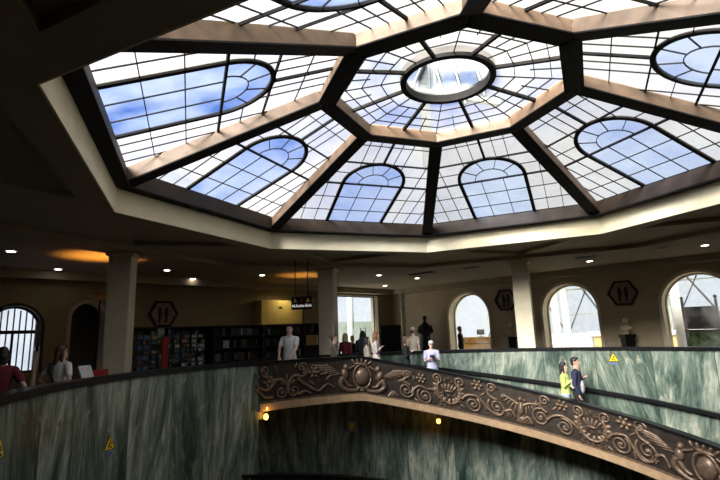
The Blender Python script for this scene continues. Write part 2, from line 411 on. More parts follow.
# ------------------------------------------------------------------ skylight
ZU = 4.176; ZA = 5.452; RU = 5.645; RA = 2.057
def octp(R, z, k): return polar(R, PHI - 45 * k, z)
frame = thing('octagonal_skylight', 'brown steel octagonal frame carrying the glazed roof over the stairwell', 'skylight', (CEN.x, CEN.y, ZU))
for (nm, Ro_, Ri_, z0, h) in (('outer_ring_beam', RU + .02, RU - .20, ZU, .30), ('inner_ring_beam', RA + .12, RA - .13, ZA, .24)):
    b = MB()
    b.poly([[V((Ro_ * cos(RD(PHI + 45 * i)), Ro_ * sin(RD(PHI + 45 * i)))) for i in range(8)], [V((Ri_ * cos(RD(PHI + 45 * i)), Ri_ * sin(RD(PHI + 45 * i)))) for i in range(8)]],
           lambda u, v, w: V((CEN.x + u, CEN.y + v, z0 + w)), h)
    b.build(nm, METALD if 'outer' in nm else METAL, frame, world=True)
for k in range(8):
    b = MB(); p, q = octp(RU - .15, ZU + .13 + .02, k), octp(RA + .08, ZA + .12, k)
    b.bar(p, q, .19, .25); b.build('rib', METALR, frame, world=True)
# flange under each beam and a slim bead below the glass
b = MB()
for k in range(8):
    p, q = octp(RU - .15, ZU + .012, k), octp(RA + .1, ZA - .012, k); b.bar(p, q, .27, .022)
    p, q = octp(RA, ZA - .012, k), octp(RA, ZA - .012, k + 1); b.bar(p, q, .30, .022)
    p, q = octp(RU - .12, ZU - .0, k), octp(RU - .12, ZU - .0, k + 1); b.bar(p, q, .26, .025)
b.build('flange', LEAD, frame, world=True)

# sloped panels: local frame  u along the eave, v up the slope
R0, Z0, R1, Z1 = 5.52, 4.49, 2.07, 5.71
W0, W1 = R0 * sin(RD(22.5)), R1 * sin(RD(22.5)); AP0, AP1 = R0 * cos(RD(22.5)), R1 * cos(RD(22.5))
LN = hypot(AP0 - AP1, Z1 - Z0); AH = .74; VS = 1.58
DIRS = ['nearest the camera, half hidden by the ceiling edge', 'along the left edge with a large blue arch', 'left of the far ribs, with a tilted blue arch', 'straight ahead with an upright blue arch, left of the centre rib',
        'straight ahead right of the centre rib, pale arch', 'right of the ribs above the hexagonal plaques', 'at the far right edge with an arch lying sideways', 'at the top of the photo above the oculus']
def skylight_panel(k, label):
    am = RD(PHI - 45 * k - 22.5)                   # mid direction of the side between vertex k and k+1
    out = V((cos(am), sin(am), 0)); tu = V((-sin(am), cos(am), 0))
    e0 = V((CEN.x, CEN.y, 0)) + out * AP0 + V((0, 0, Z0)); e1 = V((CEN.x, CEN.y, 0)) + out * AP1 + V((0, 0, Z1))
    vd = (e1 - e0).normalized(); nn = tu.cross(vd); nn = nn if nn.z > 0 else -nn
    def P(u, v, w=0): return e0 + tu * u + vd * v + nn * w
    root = thing('sloping_skylight', label, 'skylight', e0, 0, 'sloping glazed panels of the octagonal skylight')
    b = MB(); trap = [(-W0, 0), (W0, 0), (W1, LN), (-W1, LN)]; ar = arch(0, 2 * AH, VS + AH, .04)
    b.poly([trap, ar], lambda u, v, w: P(u, v, w), .008); b.build('pane', MILK, root, world=True)
    b = MB(); b.poly([ar], lambda u, v, w: P(u, v, w), .008); b.build('arch_pane', CLEARB, root, world=True)['label'] = 'bluer glass inside the arch'
    # arch bar
    b = MB(); o = arch(0, 2 * AH + .075, VS + AH + .037, 0, 28); i = arch(0, 2 * AH - .075, VS + AH - .037, 0, 28)
    A = [b.verts([P(p[0], p[1], w) for p in q]) for q in (o, i) for w in (-.03, .015)]
    for j in range(len(o) - 1):
        b.face((A[0][j], A[0][j + 1], A[2][j + 1], A[2][j])); b.face((A[1][j], A[1][j + 1], A[3][j + 1], A[3][j])); b.face((A[0][j], A[0][j + 1], A[1][j + 1], A[1][j])); b.face((A[2][j], A[2][j + 1], A[3][j + 1], A[3][j]))
    b.build('arch_bar', LEAD, root, world=True)
    hw = lambda v: W0 - (W0 - W1) * v / LN
    vmx = lambda u: LN if abs(u) <= W1 else LN * (W0 - abs(u)) / (W0 - W1)
    b = MB(); T = lambda p, q, w, h: b.bar(P(*p, -.02), P(*q, -.02), w, h, nn)
    T((-hw(VS), VS), (hw(VS), VS), .036, .035); T((-hw(VS + AH), VS + AH), (hw(VS + AH), VS + AH), .026, .035)
    T((0, VS + AH), (0, LN), .045, .04)
    T((-W0, .02), (W0, .02), .05, .06); T((-W1, LN - .02), (W1, LN - .02), .05, .06)
    for s in (-1, 1): T((s * W0, 0), (s * W1, LN), .06, .06)
    b.build('main_bars', LEAD, root, world=True)
    b = MB(); t_ = lambda p, q: b.bar(P(*p, -.006), P(*q, -.006), .012, .02, nn)
    for v in (VS / 3, 2 * VS / 3): t_((-hw(v), v), (hw(v), v))
    v = VS + AH / 2; x = sqrt(AH**2 - (AH / 2)**2)
    t_((-hw(v), v), (-x, v)); t_((x, v), (hw(v), v))
    v = (VS + AH + LN) / 2; t_((-hw(v), v), (hw(v), v))
    for u in (-.25, .25): t_((u, 0), (u, VS)); t_((u, VS + sqrt(AH**2 - u * u)), (u, LN))
    for u in (AH + .34, AH + .68, AH + 1.02, AH - .24 + .0):
        for s in (-1, 1):
            if u < AH:
                z = VS + sqrt(AH**2 - u * u); t_((s * u, z), (s * u, vmx(u)))
            else: t_((s * u, 0), (s * u, vmx(u)))
    ri = .37; pa = [(ri * cos(pi * i / 12), VS + ri * sin(pi * i / 12)) for i in range(13)]
    for p, q in zip(pa, pa[1:]): t_(p, q)
    for a in (36, 72, 108, 144): t_((ri * cos(RD(a)), VS + ri * sin(RD(a))), (AH * cos(RD(a)), VS + AH * sin(RD(a))))
    b.build('thin_bars', LEAD, root, world=True)
LAB = {0: 'glazed skylight panel on the right running off the frame, its arch lying on its side'}
# k: panel between vertex k and k+1 going clockwise from the near-right vertex
names = {}
for k in range(8):
    am = (PHI - 45 * k - 22.5) % 360
    lab = {19: 'glazed skylight panel at the right edge, its arch lying on its side', 334: 'glazed skylight panel at the top right corner, mostly cut off',
           289: 'glazed skylight panel at the top, seen over the oculus right of the rib', 244: 'glazed skylight panel at the top left, half hidden by the dark ceiling',
           199: 'left glazed skylight panel, bluest of all, beside the black beam', 154: 'glazed skylight panel lower left with a slanting blue arch',
           109: 'glazed skylight panel straight ahead, left of the upright rib, deep blue arch', 64: 'glazed skylight panel straight ahead, right of the upright rib, pale blue arch'}
    key = min(lab, key=lambda q: abs(((q - am + 180) % 360) - 180))
    skylight_panel(k, lab[key])

# the flat octagon in the middle with its round clear oculus
cr_ = thing('crown_skylight', 'octagonal glazed centre of the skylight around the round clear oculus', 'skylight', (CEN.x, CEN.y, 5.7))
RC, ZC0, RQ, ZQ = 2.0, 5.66, .745, 5.80
def crown(a, t, w=0):
    b_ = ((a - (PHI + 22.5) + 22.5) % 45) - 22.5
    ro = RC * cos(RD(22.5)) / cos(RD(b_))
    return polar(ro + (RQ - ro) * t, a, ZC0 + (ZQ - ZC0) * t + w)
b = MB(); A = arange(PHI, PHI + 360, 96)[:-1]
rg = [b.verts([crown(a, t) for a in A]) for t in (0, .5, 1)]
for p, q in zip(rg, rg[1:]):
    for i in range(96): b.face((p[i], p[(i + 1) % 96], q[(i + 1) % 96], q[i]))
b.build('pane', MILK, cr_, world=True)
b = MB()
for k in range(8):
    a = PHI + 45 * k + 22.5; b.bar(crown(a, 0, -.02), crown(a, 1, -.02), .055, .06)
    b.bar(crown(a - 22.5, 0, -.02), crown(a + 22.5, 0, -.02), .06, .06)
b.build('main_bars', LEAD, cr_, world=True)
b = MB()
for k in range(8):
    a = PHI + 45 * k; b.bar(crown(a, 0, -.01), crown(a, 1, -.01), .014, .02)
    for t in (.22, .44, .70):
        for h in (0, 22.5): b.bar(crown(a + h, t, -.01), crown(a + h + 22.5, t, -.01), .012, .02)
    for h in (11.2, 33.8): b.bar(crown(a + h, 0, -.01), crown(a + h, .5 if (k + int(h > 20)) % 2 else .7, -.01), .012, .02)
b.build('thin_bars', LEAD, cr_, world=True)
b = MB(); A = arange(0, 360, 64)
b.sweep([(RQ + .05, ZQ - .07), (RQ + .05, ZQ + .10), (RQ - .05, ZQ + .10), (RQ - .05, ZQ - .07)], A, lambda a: 0); b.build('oculus_ring', LEAD, cr_, world=True)
b = MB(); b.poly([[((RQ - .04) * cos(RD(a)), (RQ - .04) * sin(RD(a))) for a in A[:-1]]], lambda u, v, w: V((CEN.x + u, CEN.y + v, ZQ + .06 + w)), .008); b.build('oculus_pane', CLEAR, cr_, world=True)
# outer roof truss seen through the oculus
tr = thing('roof_truss', 'steel posts and tie bars of the outer roof seen through the oculus', 'roof truss', (2.2, 12.5, 4.6))
Q = lambda px, py, y: aty(px, py, y)
P1 = Q(425, 110, 12.2)
b = MB(); b.bar(V((P1.x, P1.y, 5.9)), V((P1.x, P1.y, 11.5)), .26, .26, V((0, 1, 0))); b.build('post', STEEL, tr, world=True)
b = MB()
for (a, c_) in (((432, 55), (446, 102)), ((409, 96), (424, 62)), ((450, 55), (466, 104)), ((472, 55), (485, 96))):
    b.tube([Q(*a, 12.0), Q(*c_, 12.0)], .06, 8)
b.build('tie_bars', STEEL, tr, world=True)
b = MB(); b.tube([Q(398, 89, 12.1), Q(500, 103, 12.1)], .10, 8); b.tube([Q(398, 93, 12.5), Q(500, 100, 12.5)], .05, 8); b.build('beam', WSTEEL, tr, world=True)
b = MB()
for x in (430.5, 434, 437.5): b.tube([Q(x, 60, 12.4), Q(x + 1.5, 100, 12.4)], .035, 6)
b.build('thin_posts', WSTEEL, tr, world=True)

# ------------------------------------------------------------------ well: walls, ramps
def ztop(a):
    d = 106 - a
    return 1.04 if d < -1.5 else (1.04 - .0233 * d if d > 1.5 else 1.04 - .0233 * (d + 1.5)**2 / 6)
W_A = arange(133, 229, 60)
mw = MB(); mw.sweep([(RI, -1.75), (RI, .97), (RI + .22, .97), (RI + .22, -1.75)], W_A, lambda a: 0, True)
struct(mw.build('wall_stairwell_rim', MARBLE))
tag(MB().sweep([(RI - .03, .968), (RI - .03, 1.07), (RI + .25, 1.07), (RI + .25, .968)], W_A, lambda a: 0).build('parapet_ledge', BLACK), 'black stone cap along the left curved green marble parapet', 'parapet cap')
ow = MB(); ow.sweep([(RO, -5.5), (RO, .97), (RO + .17, .97), (RO + .17, -5.5)], arange(-49, 131, 90), lambda a: 0, True)
struct(ow.build('wall_stairwell_outer', MARBLE))
ow = MB(); ow.sweep([(RO, -5.5), (RO, -.32), (RO + .17, -.32), (RO + .17, -5.5)], arange(131, 311, 90), lambda a: 0, True)
struct(ow.build('wall_stairwell_lower', MARBLE))
tag(MB().sweep([(RO - .04, .96), (RO - .04, 1.04), (RO + .18, 1.04), (RO + .18, .96)], arange(-49, 131, 90), lambda a: 0).build('parapet_ledge', BLACK), 'black stone cap on the far right green marble wall under the arches', 'parapet cap')
fb = MB(); fb.poly([[(9 * cos(RD(a)), 9 * sin(RD(a))) for a in range(0, 360, 6)]], lambda u, v, w: V((CEN.x + u, CEN.y + v, -5.7 + w)), .2); struct(fb.build('floor_well', FLOORM))
hz = lambda a: .49 - .0178 * (84.6 - a)
tag(MB().sweep([(RO - .12, -.045), (RO - .12, .045), (RO + .005, .045), (RO + .005, -.045)], arange(-40, 112, 76), hz).build('wall_banister', BLACK), 'black handrail descending along the far green marble wall', 'handrail')

ramp = MB(); RA_ = arange(-45, 133, 89)
ramp.sweep([(RI - .07, -.17), (RI - .07, 0), (RO + .05, 0), (RO + .05, -.17)], RA_, lambda a: ztop(a) - .97)
ramp.sweep([(RI + .13, -.005), (RI + .13, .13), (RO + .02, .13), (RO + .02, -.005)], RA_, lambda a: ztop(a) - .97)
rs = struct(ramp.build('floor_ramp', SLAB))

bal = thing('balustrade', 'bronze balustrade with scroll reliefs, eagle and shields along the curving ramp', 'balustrade', polar(RI, 106, .07))
b = MB(); b.sweep([(RI, 0), (RI, .93), (RI + .13, .93), (RI + .13, 0)], RA_, lambda a: ztop(a) - .97); b.build('panel', BRONZE, bal, world=True)
b = MB(); b.sweep([(RI - .05, -.045), (RI - .05, .0), (RI + .19, .0), (RI + .19, -.045)], RA_, lambda a: ztop(a)); b.build('top_rail', BLACK, bal, world=True)
b = MB(); b.sweep([(RI - .035, 0), (RI - .035, .035), (RI + .01, .05), (RI + .01, 0)], RA_, lambda a: ztop(a) - .97); b.build('bottom_moulding', BRONZE2, bal, world=True)
b = MB(); b.sweep([(RI - .025, 0.90), (RI - .025, .935), (RI + .01, .935), (RI + .01, .90)], RA_, lambda a: ztop(a) - .97); b.build('top_moulding', BRONZE, bal, world=True)
# second, lower ramp
z2 = lambda a: -1.62 - .0205 * (128 - a)
bal2 = thing('balustrade', 'second bronze balustrade far below, only its dark rail at the lower frame edge', 'balustrade', polar(RI, 106, -3))
A2 = arange(-45, 137, 91)
MB().sweep([(RI, -1), (RI, 0), (RI + .13, 0), (RI + .13, -1)], A2, z2).build('panel', BRONZE, bal2, world=True)
MB().sweep([(RI - .05, -.01), (RI - .05, .05), (RI + .19, .05), (RI + .19, -.01)], A2, z2).build('top_rail', BLACK, bal2, world=True)
struct(MB().sweep([(RI - .07, -.2), (RI - .07, 0), (RO + .05, 0), (RO + .05, -.2)], A2, lambda a: z2(a) - 1).build('floor_lower_ramp', SLAB))

# ---- reliefs: laid out in (s along the rail, h above the panel foot) on the curved face
def bpx(px, py):
    P, a = cyl(px, py, RI); return (RD(133 - a) * RI, P.z - ztop(a) + .97)
def B(s, h, lift=0):
    a = 133 - math.degrees(s / RI); return polar(RI - lift, a, ztop(a) - .97 + h)
class Relief(MB):
    def stem(s, pts, r0, r1=None, lift=.02):
        r1 = r0 if r1 is None else r1; n = len(pts)
        return s.tube([B(p[0], p[1], lift) for p in pts], [r0 + (r1 - r0) * i / (n - 1) for i in range(n)], 6)
    def curve(s, P, r0, r1=None, n=7):
        out = []; P = [P[0]] + list(P) + [P[-1]]
        for i in range(1, len(P) - 2):
            p0, p1, p2, p3 = P[i - 1:i + 3]
            for k in range(n):
                t = k / n
                out.append(tuple(.5 * (2 * p1[j] + (p2[j] - p0[j]) * t + (2 * p0[j] - 5 * p1[j] + 4 * p2[j] - p3[j]) * t * t + (3 * p1[j] - p0[j] - 3 * p2[j] + p3[j]) * t**3) for j in (0, 1)))
        out.append(P[-2]); return s.stem(out, r0, r1)
    def spiral(s, c, r, turns=1.7, start=0, sgn=1, r0=.03, r1=.018):
        n = int(16 * turns); pts = []
        for i in range(n + 1):
            t = i / n; a = start + sgn * 2 * pi * turns * t; q = r * (1 - .80 * t); pts.append((c[0] + q * cos(a), c[1] + q * sin(a)))
        s.stem(pts, r0, r1); return s.blob(c, r * .24, r * .24)
    def blob(s, c, rs, rh, rot=0, dep=.045):
        P = B(c[0], c[1], .004); a = 133 - math.degrees(c[0] / RI)
        t = (B(c[0] + .01, c[1]) - B(c[0] - .01, c[1])).normalized(); r = V((-cos(RD(a)), -sin(RD(a)), 0)); z = r.cross(t)
        x = t * cos(rot) + z * sin(rot); y = -t * sin(rot) + z * cos(rot)
        return s.ell(P, (rs, rh, dep), Matrix((x, y, r)).transposed(), 10, 6)
    def flower(s, c, r, n=6, ph=0):
        s.blob(c, r * .36, r * .36, 0, .07)
        for i in range(n):
            a = ph + 2 * pi * i / n; s.blob((c[0] + r * .62 * cos(a), c[1] + r * .62 * sin(a)), r * .38, r * .24, a, .05)
        return s
    def leaf(s, c, l, a, w=.3): 
        return s.blob((c[0] + l / 2 * cos(a), c[1] + l / 2 * sin(a)), l / 2, l / 2 * w, a, .035)
    def done(s, name, label=None):
        o = s.build(name, BRONZE2, bal, smooth=True, world=True)
        if label: o['label'] = label
        return o
def mid(p, q, t=.5, dh=0): return (p[0] + (q[0] - p[0]) * t, p[1] + (q[1] - p[1]) * t + dh)
# foliage plant on the level part
r = Relief(); b0 = bpx(287, 390)
X = lambda dx, h: (b0[0] + dx, h)
r.curve([X(0, .22), X(-.04, .42), X(-.2, .52), X(-.42, .52), X(-.55, .66)], .045, .03)
r.curve([X(0, .22), X(.05, .44), X(.2, .58), X(.42, .55), X(.62, .70)], .045, .03)
r.spiral(X(-.16, .22), .15, 1.5, .5, -1); r.spiral(X(.18, .22), .15, 1.5, 2.6, 1); r.spiral(X(-.62, .74), .13, 1.6, -1, -1); r.spiral(X(.42, .76), .14, 1.6, -1.5, 1)
r.flower(X(-.50, .48), .16); r.flower(X(.74, .62), .17)
r.curve([X(.28, .5), X(.55, .30), X(.85, .16), X(1.1, .30), X(1.3, .2)], .055, .02)
r.curve([X(-.32, .5), X(-.55, .30), X(-.85, .42)], .05, .02); r.curve([X(-.4, .12), X(-.62, .14), X(-.8, .3)], .04, .02); r.curve([X(.3, .12), X(.5, .18), X(.64, .1)], .04, .02)
for (dx, h, l, a) in ((0, .42, .22, 1.6), (-.08, .36, .2, 2.3), (.09, .36, .2, .8), (-.7, .36, .22, 3.4), (-.74, .6, .2, 2.5), (.9, .55, .24, .1), (.95, .7, .22, .5), (1.05, .4, .24, .6), (.6, .42, .22, -.6), (-.3, .7, .18, 1.9), (.2, .74, .18, 1.1)): r.leaf(X(dx, h), l, a)
r.done('plant_relief')

def emblem(px, py):
    r = Relief(); c = bpx(px, py); c = (c[0], .48)
    q = lambda dx, h: (c[0] + dx, h)
    r.blob(q(0, .44), .20, .25, 0, .11)
    r.stem([q(.24 * cos(a), .44 + .30 * sin(a)) for a in [2 * pi * i / 20 for i in range(21)]], .032)
    for i in range(5): r.leaf(q((i - 2) * .09, .76), .17, pi / 2 - (i - 2) * .32, .4)
    r.blob(q(0, .76), .24, .045, 0, .06)
    for sg in (-1, 1):
        r.blob(q(sg * .44, .70), .075, .085, 0, .085)                                  # head
        r.blob(q(sg * .48, .52), .095, .15, -sg * .25, .09)                            # torso
        r.curve([q(sg * .44, .62), q(sg * .34, .66), q(sg * .2, .72)], .036, .028)      # raised arm
        r.curve([q(sg * .54, .44), q(sg * .60, .26), q(sg * .42, .12), q(sg * .16, .10), q(sg * .10, .2)], .085, .03)  # curling tail
        r.curve([q(sg * .5, .38), q(sg * .4, .24), q(sg * .28, .2)], .06, .03)
        for i in range(6): r.leaf(q(sg * (.55 + .05 * i), .54 + .035 * i), .30 + .065 * i, (pi - (-.12 + .05 * i)) if sg < 0 else (-.12 + .05 * i), .13)
    r.blob(q(0, .1), .09, .06); r.done('emblem_relief', 'oval shield under a crown held by two winged cherubs')
def cartouche(px):
    r = Relief(); c = bpx(px, 388 + max(0, (px - 448)) * .24); q = lambda dx, h: (c[0] + dx, h)
    r.stem([q(.30 * cos(a), .48 + .32 * sin(a)) for a in arange(2.4, 7.0, 24)], .04, .03)
    for i in range(11):
        a = pi - .1 + (pi + .2) * i / 10; r.leaf(q(.22 * cos(a), .50 + .20 * sin(a)), .22, a + (.35 if a > 1.5 * pi else -.35) * (abs(a - 1.5 * pi) > .1), .5)
    r.spiral(q(-.30, .76), .13, 1.5, -1, 1); r.spiral(q(.30, .76), .13, 1.5, 4.1, -1)
    r.blob(q(0, .47), .13, .035, 0, .07)
    for i in range(5): r.leaf(q((i - 2) * .05, .48), .20, pi / 2 - (i - 2) * .3, .35)
    for dx, h in ((-.16, .40), (.16, .40), (0, .36), (-.09, .74), (.09, .74), (0, .80)): r.flower(q(dx, h), .055, 5)
    for dx in (-.24, -.12, 0, .12, .24): r.flower(q(dx, .06 + abs(dx) * .1), .06, 5)
    r.done('cartouche_relief', 'acanthus wreath around a crown')
def eagle(px, py):
    r = Relief(); c = bpx(px, py); q = lambda dx, h: (c[0] + dx, h)
    r.blob(q(0, .44), .09, .2, .12, .1); r.blob(q(.0, .68), .06, .07, 0, .08); r.leaf(q(.04, .68), .11, -.2, .35)
    for i in range(4): r.leaf(q(.0, .28), .24, -pi / 2 - .45 + .3 * i, .25)
    for sg in (-1, 1):
        r.curve([q(sg * .06, .54), q(sg * .22, .62), q(sg * .44, .70 if sg < 0 else .66)], .05, .02)
        for i in range(6): t = i / 5; r.leaf(q(sg * (.1 + .32 * t), .58 + .12 * t), .30 - .04 * i, -pi / 2 + sg * (.2 + .17 * i), .2)
        r.curve([q(sg * .05, .3), q(sg * .09, .18), q(sg * .12, .12)], .028, .02)
    r.done('eagle_relief', 'eagle with spread wings')
def scrolls(sp, fl, st, lv=()):
    r = Relief()
    for (p, rad, sg, ph) in sp: r.spiral(bpx(*p), rad, 1.75 if rad > .15 else 1.4, ph, sg)
    for p, rad in fl: r.flower(bpx(*p), rad)
    for pts in st: r.curve([bpx(*p) for p in pts], .042, .028)
    for p, l, a in lv: r.leaf(bpx(*p), l, a)
    r.done('scroll_relief')
emblem(362, 378); emblem(706, 462)
cartouche(448.5); cartouche(592)
eagle(520, 399)
def pair(left, o=(0, 0), sl=0):
    pass
scrolls([((406, 390), .21, -1, .6), ((425, 396), .21, 1, 2.3), ((406.5, 375), .12, 1, 0)], [((421, 378.5), .15), ((393, 394), .10)],
        [[(410, 385), (403, 380), (409, 376)], [(411, 393), (414, 389), (419, 386), (427, 389)], [(428, 389), (434, 390), (438, 397)], [(388, 397), (393, 392), (398, 396)]],
        [((398, 382), .22, .6), ((414, 398), .2, -.5), ((415, 381), .16, 2)])
scrolls([((473, 404), .20, -1, 1.0), ((497, 407), .24, 1, 2.4), ((491, 388), .13, 1, 0)], [((477, 385), .17), ((509, 414), .09)],
        [[(462, 399), (467, 395), (476, 396), (483, 402), (491, 411), (500, 414)], [(497, 400), (489, 395), (487, 389)], [(505, 411), (511, 410), (516, 417)]],
        [((484, 404), .2, -1.2), ((480, 396), .18, .7), ((500, 398), .2, .8), ((466, 409), .18, 2.6)])
scrolls([((541, 417), .22, 1, 1.0), ((565, 427), .20, -1, 2.0), ((544, 400.5), .13, 1, 0)], [((562, 405.5), .16), ((530, 421), .09)],
        [[(547, 413), (541, 407), (540, 402)], [(547, 420), (553, 416), (562, 416), (572, 422), (580, 430)], [(523, 420), (528, 417), (533, 424)]],
        [((552, 411), .18, .9), ((556, 424), .2, -.7), ((535, 408), .2, 1.4)])
scrolls([((621, 444), .21, -1, 1.0), ((648, 451), .25, 1, 2.4), ((640, 427), .14, 1, 0)], [((624, 423), .18), ((655, 460), .09)],
        [[(608, 438), (614, 434), (626, 436), (633, 446), (643, 460), (654, 462)], [(650, 444), (641, 438), (636, 430)], [(656, 456), (664, 456), (671, 468)]],
        [((633, 450), .2, -1.2), ((629, 436), .18, .7), ((652, 440), .2, .4), ((615, 452), .18, 2.6)])

# ------------------------------------------------------------------ lobby outside the arches
def rot(t, n): return Matrix((t, n, V((0, 0, 1)))).transposed()
RR, RL = rot(RIGHT.t, RIGHT.n), rot(LEFT.t, LEFT.n)
SUN_DIFFUSER = milk('sun_diffuser_glass', (.95, .95, .95), (.50, .50, .47), .80)
LFL = mat('lobby_floor', (.55, .50, .42), .5, noise=(3, .1))
LOBW = mat('lobby_white', (.60, .59, .54), .6)
OCHRE = mat('ochre_wall', (.62, .42, .16), .7, noise=(4, .1))
b = MB(); b.box(RIGHT.P(2, -.1, 4.6), (28, 8, .2), RR); b.box(LEFT.P(-9, -.1, 4.6), (14, 8, .2), RL); struct(b.build('floor_lobby', LFL))
b = MB(); b.box(RIGHT.P(2, 5.4, 4.6), (28, 8, .03), RR); struct(b.build('sun_diffuser_lobby', SUN_DIFFUSER))  # unseen milky sheet added above the lobby to soften the sun
b = MB(); b.box(RIGHT.P(0.9, .5, 8.3), (9.4, .2, 1.0), RR); struct(b.build('wall_lobby_parapet', OCHRE))
b = MB(); b.box(RIGHT.P(8.2, .6, 8.2), (5.0, .3, 1.2), RR); b.box(RIGHT.P(3.0, 1.15, 8.1), (5.6, .3, .22), RR); b.box(RIGHT.P(2, 5.2, 8.2), (28, .15, .3), RR); struct(b.build('trim_lobby', WHITE))
def UP(px, d, z=0):
    P = plane(px, 335, RIGHT.n, HALL + d); P.z = z; return P
def UL(px, d, z=0):
    P = plane(px, 335, LEFT.n, HALL + d); P.z = z; return P
def lobby_column(px, d, w, lab):
    b = MB(); b.lathe(UP(px, d), [(w * 1.3, 0), (w * 1.3, .15), (w, .25), (w, 4.9), (w * 1.25, 5.05), (w * 1.3, 5.2)], 16)
    tag(b.build('column', LOBW, smooth=True), lab, 'column', 'white columns of the lobby')
lobby_column(558, 5.2, .17, 'left white column seen through the middle arched opening')
lobby_column(568, 5.6, .17, 'slimmer white column right of its twin in the middle arched opening')
lobby_column(681, 3.2, .17, 'white column on the left inside the rightmost arched opening')
lobby_column(453, 3.4, .16, 'pale column on the left inside the leftmost arched opening of the right wall')
tr2 = thing('glass_facade', 'white framed glass facade with diagonal braces beyond the arched openings', 'facade', RIGHT.P(3, 0, 8.5))
b = MB()
for u in [-8, -5.5, -3, -.5, 2, 4.5, 7, 9.5, 12]: b.bar(RIGHT.P(u, 0, 8.5), RIGHT.P(u, 5.4, 8.5), .1, .1, RIGHT.n)
for z in (2.2, 3.6): b.bar(RIGHT.P(-8, z, 8.5), RIGHT.P(12, z, 8.5), .07, .07)
b.build('frame', WSTEEL, tr2, world=True)
b = MB()
for i, u in enumerate([-8, -5.5, -3, -.5, 2, 4.5, 7, 9.5]):
    b.tube([RIGHT.P(u, 1.1, 8.35), RIGHT.P(u + 2.5, 5.3, 8.35)], .05, 6); b.tube([RIGHT.P(u + 2.5, 1.1, 8.3), RIGHT.P(u + .4, 5.3, 8.3)], .035, 6)
b.build('diagonal_braces', STEEL, tr2, world=True)
b = MB(); b.box(RIGHT.P(2, 2.7, 8.55), (20, .02, 5.2), RR); b.build('pane', CLEAR, tr2, world=True)
# golden reception desk
d = thing('reception_desk', 'golden wooden reception desk inside the leftmost arched opening', 'desk', UP(477, 2.6), RD(-45))
d.rotation_euler = (0, 0, atan2(RIGHT.t.y, RIGHT.t.x))
MB().box((-.1, 0, .58), (1.9, .7, 1.16)).build('desk_body', WOOD, d, bev=.01)
MB().box((-.1, 0, 1.19), (2.0, .8, .06)).build('desk_top', WOOD, d, bev=.01)
b = MB(); [b.box((-.1, .355, z), (1.9, .02, .03)) for z in (.3, .6, .9)]; [b.box((-.1, -.355, z), (1.9, .02, .03)) for z in (.3, .6, .9)]; b.build('trim_strip', DARK, d)
mo = thing('monitor', 'small dark monitor on the golden reception desk', 'monitor', UP(481, 2.6, 1.22), atan2(RIGHT.t.y, RIGHT.t.x))
MB().box((0, 0, .01), (.22, .16, .02)).build('stand', DARK, mo); MB().box((0, 0, .09), (.03, .03, .16)).build('neck', DARK, mo); MB().box((0, .02, .24), (.42, .04, .26)).build('screen', DARK, mo, bev=.008)
# poster stand
ps = thing('poster_stand', 'dark framed poster stand in the rightmost arched opening', 'poster stand', UP(704, 1.6), atan2(RIGHT.t.y, RIGHT.t.x))
b = MB()
for x in (-.5, .5): b.box((x, 0, 1.2), (.08, .08, 2.4)); b.ell((x, 0, 2.46), .06)
for z in (.35, 1.3, 2.1): b.box((0, 0, z), (1.0, .06, .08))
b.build('post', STEEL, ps)
MB().box((0, 0, 1.72), (.92, .03, .74)).build('header_panel', mat('slate_panel', (.07, .07, .10), .5), ps)
PIC = mat('poster_print', (.10, .16, .07), .5, noise=(4, .9)); MB().box((0, 0, .95), (.92, .03, .62)).build('poster', PIC, ps)
MB().box((0, 0, .5), (.92, .03, .2)).build('poster_foot', WHITE, ps); MB().box((0, -.0, .04), (1.2, .5, .08)).build('base', STEEL, ps)
# glass partition and pillar behind the corner opening
b = MB(); b.box(LEFT.P(-14.0, 1.15, 4.5), (5.4, .06, 2.3), RL); o = tag(b.build('glass_partition', mat('grey_green_glass', (.24, .29, .25), .3)), 'grey green glass partition behind the tall corner opening', 'partition')
b = MB(); b.tube([UL(351, 3.2), UL(351, 3.2, 4.5)], .19, 12); tag(b.build('column', mat('sage_column', (.17, .22, .19), .5), smooth=True), 'sage green round column behind the tall corner opening', 'column')

# ------------------------------------------------------------------ hall columns
def column(a, lab, rz):
    p = polar(7.98, a); rz = RD(rz)
    t = thing('column', lab, 'column', p, rz, 'square columns around the stairwell')
    MB().box((0, 0, 1.86), (.50, .50, 3.52)).build('shaft', COLM, t, bev=.03)
    MB().box((0, 0, .1), (.57, .57, .2)).build('plinth', BLACK, t, bev=.01)
    MB().box((0, 0, ZC - .15), (.60, .60, .075)).build('capital', COLM, t, bev=.01)
column(153.0, 'square cream column on the left behind the curved marble parapet', -79)
column(109.2, 'square cream column at the centre beside the hanging sign', -102)
column(65.3, 'square cream column on the right between two arched openings', 65.3)
b = MB(); pp = spot(404.5, 13.2)[0]; b.lathe(pp, [(.17, 0), (.17, .12), (.11, .2), (.10, 3.0), (.16, 3.12), (.16, 3.3)], 14); tag(b.build('marble_column', mat('pale_green_marble', (.60, .58, .38), .4, noise=(10, .3)), smooth=True), 'slender pale green marble column in the far corner', 'column')

